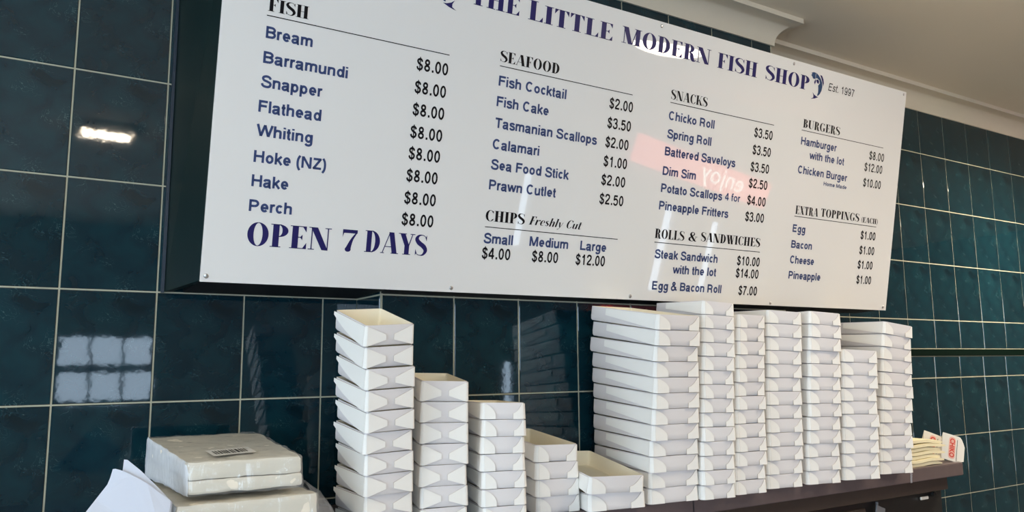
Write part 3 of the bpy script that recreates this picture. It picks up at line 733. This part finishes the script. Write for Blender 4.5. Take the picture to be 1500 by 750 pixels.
# ------------------------------------------------------------------ shelf on its dark cabinet
SZ = 1.315; SY = -0.356; SX0, SX1, SJ = -0.35, 2.174, 1.1566
sh = empty('shelf_counter', (1.0, 0, 0)); tag(sh, 'brown laminate shelf on a black cabinet along the tiled wall', 'shelf')
def sobj(name, bm, m, smooth=None, label=None):
    bmesh.ops.translate(bm, verts=bm.verts[:], vec=(-1.0, 0, 0)); o = obj(name, bm, m, sh, smooth)
    if label: o['label'] = label
    return o
def top_slab(x0, x1, rounded):
    """shelf top cut round the pier"""
    poly = [(x0, SY)]
    if rounded:
        poly += [(x1 - 0.016 + 0.016 * math.sin(R(a)), SY + 0.016 - 0.016 * math.cos(R(a))) for a in range(0, 91, 15)] + [(x1, -0.006)]
    else:
        poly += [(x1, SY)]
    if x0 < PX0 < x1: poly += [(x1, PY - 0.004), (PX0 - 0.006, PY - 0.004), (PX0 - 0.006, -0.006), (x0, -0.006)]
    else: poly += [(PX1 + 0.006, -0.006), (PX1 + 0.006, PY - 0.004), (x0, PY - 0.004)]
    bm = bmesh.new(); prism(bm, poly, SZ - 0.0335, SZ, lambda a, b, d: (a, b, d)); recalc(bm)
    e = [e for e in bm.edges if all(abs(v.co.y - SY) < 0.017 for v in e.verts) and abs(e.verts[0].co.z - e.verts[1].co.z) < 1e-6]
    bmesh.ops.bevel(bm, geom=e, offset=0.002, segments=2, affect='EDGES')
    return bm
sobj('shelf_top', top_slab(SX0, SJ - 0.0025, False), M['shelf'], 30, 'left half of brown shelf top')
sobj('shelf_top', top_slab(SJ + 0.0025, SX1, True), M['shelf'], 30, 'right half of brown shelf top')
bm = bmesh.new(); box(bm, SJ - 0.0024, SJ + 0.0024, SY + 0.004, PY - 0.006, SZ - 0.033, SZ - 0.004); sobj('joint_filler', bm, M['gap'])
bm = bmesh.new(); box(bm, SX0 + 0.03, 2.149, -0.318, PY - 0.005, 1.2405, SZ - 0.034); bevel(bm, 0.0015, 1); sobj('support_board', bm, M['shelf_dark'])
bm = bmesh.new(); box(bm, SX0 + 0.03, 2.146, -0.30, PY - 0.006, 0.0, 1.2395); bevel(bm, 0.003, 2); sobj('cabinet_body', bm, M['appliance'], 30, 'black cabinet body')
bm = bmesh.new(); box(bm, SX0 + 0.05, 1.79, -0.311, -0.3005, 1.205, 1.224); bevel(bm, 0.002, 1); sobj('front_rail', bm, M['shelf_dark'])
bm = bmesh.new(); box(bm, 2.040, 2.075, -0.3055, -0.3005, 1.219, 1.227); bevel(bm, 0.0015, 1); sobj('label_plate', bm, M['label'], None, 'small pale label plate')
bm = bmesh.new(); bmesh.ops.create_cone(bm, cap_ends=True, segments=20, radius1=0.007, radius2=0.006, depth=0.008)
bmesh.ops.rotate(bm, verts=bm.verts[:], matrix=Matrix.Rotation(R(90), 3, 'X')); bmesh.ops.translate(bm, verts=bm.verts[:], vec=(2.10, -0.3045, 1.236 - 0.006)); sobj('screw_cap', bm, M['gap'], 40)
bm = bmesh.new()
for k in range(6):
    z0 = SZ - 0.0335 * k / 6; z1 = SZ - 0.0335 * (k + 1) / 6; o = 0.002 * math.sin(k)
    quad(bm, [(1.917 + o, SY - 0.0009, z0), (1.925 + o, SY - 0.0009, z0), (1.923, SY - 0.0009, z1), (1.915, SY - 0.0009, z1)])
sobj('tape_strip', bm, M['tape'], None, 'clear tape on the shelf edge')
# grey cable held by a clip on the cabinet
pts = [Vector((1.845, -0.3055, 1.234)), Vector((1.838, -0.307, 1.20)), Vector((1.815, -0.308, 1.16)), Vector((1.80, -0.308, 1.08)), Vector((1.81, -0.306, 0.95))]
def tube(bm, pts, r, seg=8, mi=0):
    rings = []
    for i, p in enumerate(pts):
        d = (pts[min(i+1, len(pts)-1)] - pts[max(i-1, 0)]).normalized()
        q = d.to_track_quat('Z', 'Y').to_matrix()
        rings.append([bm.verts.new(p + q @ Vector((r * math.cos(2*math.pi*k/seg), r * math.sin(2*math.pi*k/seg), 0))) for k in range(seg)])
    for a, b in zip(rings, rings[1:]):
        for k in range(seg): bm.faces.new((a[k], a[(k+1) % seg], b[(k+1) % seg], b[k])).material_index = mi
    bm.faces.new(rings[0][::-1]); bm.faces.new(rings[-1])
bm = bmesh.new(); tube(bm, pts, 0.004); recalc(bm); o = obj('power_cable', bm, mat('grey_cable', rgb(96, 96, 98), 0.5), None, 50); tag(o, 'grey cable hanging down the front of the black cabinet', 'cable')
bm = bmesh.new(); box(bm, -0.018, 0.018, -0.002, 0.002, -0.009, 0.009); bevel(bm, 0.001, 1); bmesh.ops.rotate(bm, verts=bm.verts[:], matrix=Matrix.Rotation(R(20), 3, 'Y')); bmesh.ops.translate(bm, verts=bm.verts[:], vec=(1.845, -0.3135, 1.2145))
sobj('cable_clip', bm, mat('grey_clip', rgb(120, 120, 122), 0.4), None, 'grey cable clip')

# ------------------------------------------------------------------ card trays
def rrect(x0, x1, y0, y1, r, n=4):
    p = []
    for cx, cy, a0 in ((x1 - r, y0 + r, -90), (x1 - r, y1 - r, 0), (x0 + r, y1 - r, 90), (x0 + r, y0 + r, 180)):
        for k in range(n + 1):
            a = R(a0 + 90 * k / n); p.append((cx + r * math.cos(a), cy + r * math.sin(a)))
    return p
def tray_body(W, L, s, r):
    bm = bmesh.new(); h = s - 0.0006; th = 0.0009
    lv = [(0.0022, 0.0), (0.0003, 0.003), (0.0, s * 0.35), (0.0005, h), (0.0005 + th, h), (0.0003 + th, s * 0.35), (0.0025 + th, 0.0016)]
    loops = [[bm.verts.new((x, y, z)) for x, y in rrect(-W/2 + i, W/2 - i, i, L - i, r)] for i, z in lv]
    n = len(loops[0])
    for li in range(len(loops) - 1):
        a, b = loops[li], loops[li+1]
        for k in range(n):
            f = bm.faces.new((a[k], a[(k+1) % n], b[(k+1) % n], b[k])); f.material_index = 0 if li < 3 else (2 if li == 3 else 1)
    bm.faces.new(loops[0][::-1]).material_index = 0; bm.faces.new(loops[-1]).material_index = 1
    return bm
def curve2(a, b, c, n=7):
    return [((1-t)**2*a[0] + 2*t*(1-t)*b[0] + t*t*c[0], (1-t)**2*a[1] + 2*t*(1-t)*b[1] + t*t*c[1]) for t in [i / n for i in range(n + 1)]]
def tray_tab(W, L, s, kind, side, r):
    """glued corner tab: a piece on the front and its tail along the side"""
    bm = bmesh.new(); h = s - 0.0012
    if kind == 'A':
        fp = [(0.0, h * .98), (.385 * W, h * .56), (.385 * W, h * .29), (0.0, 0.0005)]
        sp_ = curve2((0.0, 0.0005), (.45 * L, .05 * h), (.96 * L, .80 * h)) + [(.96 * L, h * .97), (0.0, h * .98)]
    else:
        fp = [(0.0, h * .97)] + curve2((.06 * W, h * .90), (.235 * W, h * .62), (.25 * W, h * .30), 6) + [(.25 * W, 0.0005), (0.0, 0.0005)]
        sp_ = [(0.0, 0.0005), (.72 * L, .5 * h), (.72 * L, h * .96), (0.0, h * .97)]
        if side > 0: fp = [(0.0, h * .99)] + curve2((.03 * W, h * .93), (.12 * W, h * .45), (.23 * W, h * .36), 6) + [(.23 * W, 0.0005), (0.0, 0.0005)]
    t = 0.0011; SW = 0.0022 if kind == 'A' else 0.0008
    flare = lambda b: 0.0016 * (1 - b / h) + 0.0002
    prism(bm, fp, 0.0, t, lambda a, b, d: (side * (W/2 - r * 0.7 - a), -d - flare(b), b), 0, 1)
    prism(bm, sp_, 0.0, t, lambda a, b, d: (side * (W/2 + d + flare(b) + SW * a / L), a + r * 0.7, b), 0, 1)
    # rounded bend between the two pieces
    n = 5; ra = []
    for z in (0.0005, h * .975):
        ra.append([bm.verts.new((side * (W/2 - r + (r + t + flare(z)) * math.sin(R(90 * k / n))), r - (r + t + flare(z)) * math.cos(R(90 * k / n)), z)) for k in range(n + 1)])
    for k in range(n): bm.faces.new((ra[0][k], ra[0][k+1], ra[1][k+1], ra[1][k]))
    recalc(bm)
    return bm
ORD = ['top', 'second', 'third', 'fourth', 'fifth', 'sixth', 'seventh', 'eighth', 'ninth', 'tenth', 'eleventh', 'twelfth', 'thirteenth', 'bottom']
def tray_stack(desc, kind, n, b, t, W, L, s, r=0.006, jit=1.0, top_extra=None, seed=1):
    rr = random.Random(seed)
    body = cl = crt = None
    for i in range(n):
        f = i / (n - 1)
        x, y, z = (b[k] * (1 - f) + t[k] * f for k in range(3))
        yaw = b[3] * (1 - f) + t[3] * f; pitch = t[4] * f; roll = t[5] * f
        if 0 < i < n - 1:
            x += rr.uniform(-.0016, .0016) * jit; y += rr.uniform(-.0022, .0022) * jit; yaw += rr.uniform(-.022, .022) * jit
        e = bpy.data.objects.new('card_tray', None); e.empty_display_size = 0.03; C.objects.link(e)
        e.location = (x, y, z + 0.0004)
        e.rotation_euler = (Matrix.Rotation(yaw, 3, 'Z') @ Matrix.Rotation(pitch, 3, 'X') @ Matrix.Rotation(roll, 3, 'Y')).to_euler()
        pos = n - 1 - i
        w = 'top' if pos == 0 else ('bottom' if i == 0 else ORD[pos] + ' from top')
        tag(e, 'white card tray, %s %s' % (w, desc), 'food tray', 'stacked white card trays on the shelf')
        if body is None:
            body = obj('tray_body', tray_body(W, L, s, r), [M['card'], M['card_in'], M['card_edge']], e, 50)
            cl = obj('corner_tab', tray_tab(W, L, s, kind, -1, r), [M['tab'], M['card_edge']], e)
            crt = obj('corner_tab', tray_tab(W, L, s, kind, 1, r), [M['tab'], M['card_edge']], e)
        else:
            for src in (body, cl, crt):
                c = src.copy(); C.objects.link(c); c.parent = e
tray_stack('of the leftmost stack beside the paper packets', 'A', 10, [0.492, -0.336, 1.315, 0.065], [0.459, -0.402, 1.627, 0.085, 0.262, -0.065], 0.0846, 0.1240, 0.03430, 0.004, seed=1)
tray_stack('of the second stack from the left', 'A', 7, [0.5913, -0.3373, 1.315, -0.1275], [0.587, -0.345, 1.5309, -0.2384, 0.075, 0.0281], 0.0820, 0.1631, 0.03599, 0.004, seed=2)
tray_stack('of the third stack from the left', 'B', 7, [0.702, -0.3568, 1.315, -0.1835], [0.7006, -0.3554, 1.496, -0.2379, -0.0200, 0.0233], 0.0809, 0.1800, 0.03017, 0.0065, seed=3)
tray_stack('of the low fourth stack from the left', 'B', 4, [0.8365, -0.3292, 1.315, -0.0925], [0.8285, -0.3354, 1.4109, -0.0622, 0.0852, 0.0274], 0.0915, 0.1900, 0.03195, 0.0065, seed=4)
tray_stack('of the shortest stack beside the wide one', 'B', 2, [0.9490, -0.3654, 1.315, -0.1291], [0.9400, -0.3736, 1.348, -0.0863, 0.1372, 0.0379], 0.1240, 0.2000, 0.03296, 0.0065, seed=5)
tray_stack('of the wide stack showing its long side', 'B', 12, [1.0915, -0.3693, 1.315, -0.1100], [1.0817, -0.4091, 1.659, 0.0379, 0.1436, 0.0074], 0.1190, 0.2120, 0.03127, 0.0065, seed=6)
tray_stack('of the tallest stack under the menu board', 'B', 14, [1.1968, -0.3898, 1.315, -0.1289], [1.2114, -0.3955, 1.6932, -0.1119, 0.0391, 0.0502], 0.0825, 0.1729, 0.02909, 0.0065, seed=7)
tray_stack('of the eighth stack from the left', 'B', 13, [1.2979, -0.385, 1.315, -0.1196], [1.3184, -0.389, 1.6682, -0.0132, 0.0778, 0.0188], 0.0822, 0.1800, 0.02943, 0.0065, seed=8)
tray_stack('of the ninth stack from the left', 'B', 13, [1.4198, -0.3733, 1.315, -0.1741], [1.4329, -0.3846, 1.6791, -0.1898, 0.0277, 0.0493], 0.0949, 0.1800, 0.03034, 0.0065, seed=9)
tray_stack('of the tenth stack from the left', 'B', 13, [1.5398, -0.3839, 1.315, -0.2107], [1.5522, -0.4033, 1.6786, -0.166, -0.0067, 0.0567], 0.0930, 0.1800, 0.03030, 0.0065, seed=10)
tray_stack('of the lower stack second from right', 'B', 10, [1.6667, -0.3929, 1.315, -0.2925], [1.6674, -0.4078, 1.59, -0.2543, 0.0182, 0.0526], 0.1002, 0.1800, 0.03056, 0.0065, seed=11)
tray_stack('of the rightmost stack beside the paper bags', 'B', 12, [1.8231, -0.3817, 1.315, -0.267], [1.838, -0.402, 1.6558, -0.1678, 0.0239, 0.1298], 0.0960, 0.1800, 0.03098, 0.0065, seed=12)

# ------------------------------------------------------------------ packets of wrapping paper at the left
def soft_box(bm, top4, bot4, n=14, nz=6, amp=0.002, rnd_r=0.2, seed=0, bulge=0.0):
    """rounded, slightly uneven block through 4 top and 4 bottom corners (A back left, B back right, C front right, D front left)"""
    from mathutils import noise
    A, B, Cc, D = [Vector(p) for p in top4]; a, b, c, d = [Vector(p) for p in bot4]
    def pt(u, v, w):
        tp = A.lerp(B, u).lerp(D.lerp(Cc, u), v); bt = a.lerp(b, u).lerp(d.lerp(c, u), v)
        p = bt.lerp(tp, w)
        q = noise.noise_vector(p * 38 + Vector((seed, 0, 0))) * amp
        if n > 20: q = q + noise.noise_vector(p * 130 + Vector((seed, 3, 0))) * 0.0011
        return p + q
    ctr = pt(.5, .5, .5)
    vm = {}
    def V(i, j, k):
        if (i, j, k) not in vm:
            u, v, w = i / n, j / n, k / nz
            # pull edges in so that they are rounded
            e = rnd_r
            def soft(x, m): return x
            p = pt(u, v, w)
            ext = sum(1 for q in (u, v, w) if q in (0.0, 1.0))
            if ext >= 2: p = p + (ctr - p).normalized() * (0.0022 if ext == 2 else 0.0042)
            vm[(i, j, k)] = bm.verts.new(p)
        return vm[(i, j, k)]
    for i in range(n):
        for j in range(n):
            bm.faces.new((V(i,j,nz), V(i,j+1,nz), V(i+1,j+1,nz), V(i+1,j,nz))); bm.faces.new((V(i,j,0), V(i+1,j,0), V(i+1,j+1,0), V(i,j+1,0)))
    for i in range(n):
        for k in range(nz):
            bm.faces.new((V(i,0,k), V(i,0,k+1), V(i+1,0,k+1), V(i+1,0,k))); bm.faces.new((V(i,n,k), V(i+1,n,k), V(i+1,n,k+1), V(i,n,k+1)))
            bm.faces.new((V(0,i,k), V(0,i+1,k), V(0,i+1,k+1), V(0,i,k+1))); bm.faces.new((V(n,i,k), V(n,i,k+1), V(n,i+1,k+1), V(n,i+1,k)))
    recalc(bm)
def inflate(c8, g):
    ctr = sum((Vector(p) for p in c8), Vector()) / 8
    return [Vector(p) + Vector((math.copysign(g, p[0] - ctr.x), math.copysign(g, p[1] - ctr.y), math.copysign(g, p[2] - ctr.z))) for p in c8]
def lerp4(a, b, t): return [Vector(p).lerp(Vector(q), t) for p, q in zip(a, b)]
def paper_packet(loc, top4, bot4, cuts, label, seed, milky_left=True):
    t = empty('paper_packet', loc); tag(t, label, 'packet', 'plastic wrapped paper packets')
    def sub(bm):
        bmesh.ops.translate(bm, verts=bm.verts[:], vec=-Vector(loc)); return bm
    for k in range(len(cuts) - 1):
        bm = bmesh.new(); hi = lerp4(bot4, top4, cuts[k+1]); lo = lerp4(bot4, top4, cuts[k]); lo = [p + Vector((0, 0, 0.0012)) for p in lo]
        soft_box(bm, hi, lo, amp=0.0022, seed=seed + k * 5); obj('paper_ream', sub(bm), M['newsprint'], t, 40)
    c8 = inflate(list(top4) + list(bot4), 0.0018)
    bm = bmesh.new(); soft_box(bm, c8[:4], c8[4:], n=36, nz=14, amp=0.0024, seed=seed + 40)
    for f in bm.faces:
        if f.normal.x < -0.8: f.material_index = 1
    bmesh.ops.delete(bm, geom=[f for f in bm.faces if f.normal.z < -0.8], context='FACES')
    obj('plastic_wrap', sub(bm), [M['wrap'], M['wrap_milky']], t, 60)
    return t
up_top = [(0.141, -0.125, 1.4775), (0.3225, -0.125, 1.4765), (0.3290, -0.378, 1.4590), (0.1670, -0.374, 1.4595)]
up_bot = [(0.141, -0.125, 1.4160), (0.3225, -0.125, 1.4160), (0.3320, -0.381, 1.4150), (0.1690, -0.377, 1.4150)]
p = paper_packet((0.235, -0.25, 1.412), up_top, up_bot, (0.0, 0.44, 1.0), 'upper plastic-wrapped packet of cream paper with a barcode label', 3)
# barcode label on top of it
bm = bmesh.new(); A, B, Cc, D = [Vector(q) for q in up_top]
def tp(u, v, d=0.0): return A.lerp(B, u).lerp(D.lerp(Cc, u), v) + Vector((0, 0, 0.0036 + d)) - Vector((0.235, -0.25, 1.412))
quad(bm, [tp(.26, .90), tp(.26, .70), tp(.66, .64), tp(.66, .84)][::-1], 0)
u = 0.30; rb = random.Random(4)
while u < 0.60:
    w = rb.choice((.010, .014, .022)); quad(bm, [tp(u, .85 - (u-.3)*.15, .0004), tp(u, .74 - (u-.3)*.15, .0004), tp(u + w, .74 - (u-.3)*.15, .0004), tp(u + w, .85 - (u-.3)*.15, .0004)][::-1], 1); u += w + rb.choice((.010, .014, .018))
recalc(bm); o = obj('barcode_label', bm, [M['label'], M['black']], p); o['label'] = 'pale barcode label'
lo_top = [(0.125, -0.120, 1.4055), (0.335, -0.125, 1.4055), (0.352, -0.392, 1.4045), (0.152, -0.395, 1.4035)]
lo_bot = [(0.125, -0.120, 1.323), (0.335, -0.125, 1.323), (0.352, -0.392, 1.323), (0.152, -0.395, 1.323)]
p = paper_packet((0.24, -0.25, 1.3155), lo_top, lo_bot, (0.0, 0.5, 1.0), 'lower plastic-wrapped packet of cream paper under the barcoded one', 11)
# loose end of its clear bag, puffed out on the right
bm = bmesh.new(); from mathutils import noise
n, mN = 16, 12; G = {}
for i in range(n + 1):
    for j in range(mN + 1):
        a = i / n; bq = j / mN
        x = 0.352 + 0.052 * a; hz = 0.096 - 0.045 * a * a - 0.012 * a
        ang = math.pi * bq
        y = -0.29 - (0.105 - 0.045 * a) * math.cos(ang); z = 1.318 + hz * math.sin(ang) ** 0.55
        q = noise.noise_vector(Vector((x, y, z)) * 45) * 0.006 * (0.3 + a)
        G[i, j] = bm.verts.new(Vector((x, y, z)) + q - Vector((0.24, -0.25, 1.3155)))
for i in range(n):
    for j in range(mN): bm.faces.new((G[i,j], G[i+1,j], G[i+1,j+1], G[i,j+1]))
bm.faces.new([G[n, j] for j in range(mN + 1)])
recalc(bm); obj('bag_end', bm, plastic_material('clear_bag_plastic', 0.20, 40), p, 60)['label'] = 'loose clear end of the plastic bag'

# loose white sheets leaning against the packets
def sheet(px, label, seed, lift):
    """px: outline points (x,z) in the sheet's own leaning plane"""
    bm = bmesh.new()
    org = Vector((0.10, -0.447, 1.317)); up = Vector((0, math.sin(R(32)), math.cos(R(32)))); nn = Vector((0, -math.cos(R(32)), math.sin(R(32))))
    vs = []
    for a, b in px:
        cur = 0.010 * max(0, b - 0.07) / 0.1 * math.sin(a * 30 + seed)
        vs.append((org + Vector((a, 0, 0)) + up * b + nn * (lift + cur)))
    f = [bm.verts.new(v) for v in vs] ; bk = [bm.verts.new(v - nn * 0.0006) for v in vs]
    bm.faces.new(f); bm.faces.new(bk[::-1])
    for k in range(len(vs)): bm.faces.new((f[k], bk[k], bk[(k+1) % len(vs)], f[(k+1) % len(vs)]))
    bmesh.ops.triangulate(bm, faces=bm.faces[:]); recalc(bm)
    o = obj('paper_sheet', bm, M['paper']); tag(o, label, 'paper', 'loose white paper sheets')
sheet([(-0.0271, 0.162), (-0.0238, 0.1617), (-0.0146, 0.1569), (-0.0036, 0.1489), (0.015, 0.1352), (0.0445, 0.1085), (0.0413, 0.0885), (0.0343, 0.0481), (-0.0875, 0.0641), (-0.0585, 0.1054), (-0.047, 0.1219), (-0.0335, 0.1408), (-0.0303, 0.1493)], 'foremost white sheet of the loose pile left of the paper packets', 1, 0.006)
sheet([(-0.0253, 0.1607), (-0.0203, 0.1603), (-0.0017, 0.1467), (0.0211, 0.1286), (0.0456, 0.1064), (0.0413, 0.076), (0.0346, 0.0489), (-0.08, 0.0639), (-0.0559, 0.1041), (-0.0309, 0.1405), (-0.0285, 0.1481)], 'white sheet sandwiched in the middle of the loose paper pile', 1, 0.004)
sheet([(-0.0132, 0.1754), (-0.009, 0.174), (0.0072, 0.1564), (0.0267, 0.1334), (0.047, 0.1085), (0.0445, 0.0864), (0.0367, 0.0497), (-0.0219, 0.0574), (-0.0173, 0.1124), (-0.0157, 0.1513)], 'rear white sheet whose corner points highest beside the paper packets', 1, 0.001)
# ------------------------------------------------------------------ paper bags at the right end of the shelf
def bag(i, n):
    bm = bmesh.new(); rr = random.Random(50 + i)
    x0 = 1.900 + rr.uniform(-.006, .006); x1 = 2.098 + rr.uniform(-.014, .012); y0 = -0.345 + rr.uniform(0, .006); y1 = -0.205 + rr.uniform(-.006, .006)
    z = SZ + 0.0012 + 0.0095 * i; N, Mm = 28, 10; th = 0.0088
    ph = 1.0 + 0.16 * i + rr.uniform(-.1, .1)
    def h(a, b): 
        env = 0.15 + 0.85 * (1 - a) ** 0.7
        return 0.0024 * math.sin(a * 9 + ph) * env * (1 - .5 * b) + (0.006 * (1 - a) ** 2 if i == n - 1 else 0) + 0.0025 * i / n * (math.sin(a * 5))
    T_, B_ = {}, {}
    for a in range(N + 1):
        for b in range(Mm + 1):
            u, v = a / N, b / Mm; x = x0 + (x1 - x0) * u; y = y0 + (y1 - y0) * v
            e = min(1.0, 6 * min(u, 1 - u) + .35) * (1 if 0 < v < 1 else 0.88)
            zz = z + h(u, v)
            T_[a, b] = bm.verts.new((x, y, max(zz, SZ + .0008) + th * e)); B_[a, b] = bm.verts.new((x, y, max(zz, SZ + .0006)))
    for a in range(N):
        for b in range(Mm):
            bm.faces.new((T_[a,b], T_[a+1,b], T_[a+1,b+1], T_[a,b+1])); bm.faces.new((B_[a,b], B_[a,b+1], B_[a+1,b+1], B_[a+1,b]))
    for a in range(N):
        bm.faces.new((T_[a,0], B_[a,0], B_[a+1,0], T_[a+1,0])); bm.faces.new((T_[a,Mm], T_[a+1,Mm], B_[a+1,Mm], B_[a,Mm]))
    for b in range(Mm):
        bm.faces.new((T_[0,b], T_[0,b+1], B_[0,b+1], B_[0,b])); bm.faces.new((T_[N,b], B_[N,b], B_[N,b+1], T_[N,b+1]))
    recalc(bm); o = obj('paper_bag', bm, M['bag'], None, 50)
    w = 'top' if i == n - 1 else ('bottom' if i == 0 else ORD[n - 1 - i] + ' from top')
    tag(o, 'flat cream paper bag, %s of the pile at the right shelf end' % w, 'paper bag', 'cream paper bags piled at the shelf end')
for i in range(7): bag(i, 7)
def printed_bag(loc, rot, label, wdt=0.036, hgt=0.072, txt=True):
    t = empty('snack_bag', loc, rot); tag(t, label, 'snack bag', 'printed snack bags')
    bm = bmesh.new(); N, K = 12, 12; F, Bk = {}, {}
    for a in range(N + 1):
        for b in range(K + 1):
            u, v = a / N, b / K
            half = wdt * (1 - 0.55 * max(0, (u - .6) / .4) ** 2)
            x = -wdt + 2 * wdt * u; z = hgt * v
            if u > .7: z = z * (1 - .45 * ((u - .7) / .3) ** 1.6) + hgt * .12 * ((u - .7) / .3)
            y = 0.010 * (u - .4) ** 2
            F[a, b] = bm.verts.new((x, y, z)); Bk[a, b] = bm.verts.new((x, y + 0.0045 * math.sin(math.pi * v) + .0012, z))
    for a in range(N):
        for b in range(K):
            bm.faces.new((F[a,b], F[a+1,b], F[a+1,b+1], F[a,b+1])); bm.faces.new((Bk[a,b], Bk[a,b+1], Bk[a+1,b+1], Bk[a+1,b]))
    for a in range(N):
        bm.faces.new((F[a,0], Bk[a,0], Bk[a+1,0], F[a+1,0])); bm.faces.new((F[a,K], F[a+1,K], Bk[a+1,K], Bk[a,K]))
    for b in range(K):
        bm.faces.new((F[0,b], F[0,b+1], Bk[0,b+1], Bk[0,b])); bm.faces.new((F[N,b], Bk[N,b], Bk[N,b+1], F[N,b+1]))
    recalc(bm); obj('bag_body', bm, M['bag_white'], t, 50)
    def pr(a, b): # print plane: a up the bag, b across
        x = b; u = (x + wdt) / (2 * wdt); return Vector((x, 0.010 * (u - .4) ** 2 - 0.0006, a))
    bm = bmesh.new()
    q = rrect(0.006, hgt - 0.006, -0.017, 0.004, 0.008, 5); f = bm.faces.new([bm.verts.new(pr(a, b) + Vector((0, .0001, 0))) for a, b in q]); bmesh.ops.triangulate(bm, faces=[f])
    recalc(bm); obj('print_panel', bm, M['pink'], t)['label'] = 'pale red oval behind the lettering'
    bm = bmesh.new(); quad(bm, [pr(a, b) for a, b in ((.003, .0085), (hgt - .010, .0085), (hgt - .010, .0100), (.003, .0100))]); recalc(bm); obj('print_line', bm, M['black'], t)
    bm = text_mesh('CHIKO', 0.03); x0, x1, y0, y1 = bounds(bm)
    for v in bm.verts: v.co = pr(hgt - .010 - (v.co.x - x0) / (x1 - x0) * (hgt - .020), -.0145 + (v.co.y - y0) / (y1 - y0) * .016) + Vector((0, -.0004, 0))
    recalc(bm); obj('lettering', bm, M['red'], t)['label'] = 'red printed word'
printed_bag((2.155, -0.334, SZ + 0.0012), (R(-8), R(17), R(-22)), 'white snack bag with red lettering, foremost at the right shelf end')
printed_bag((2.140, -0.285, SZ + 0.0012), (R(-8), R(20), R(-20)), 'white snack bag with red lettering, tucked behind the foremost one', hgt=0.074)
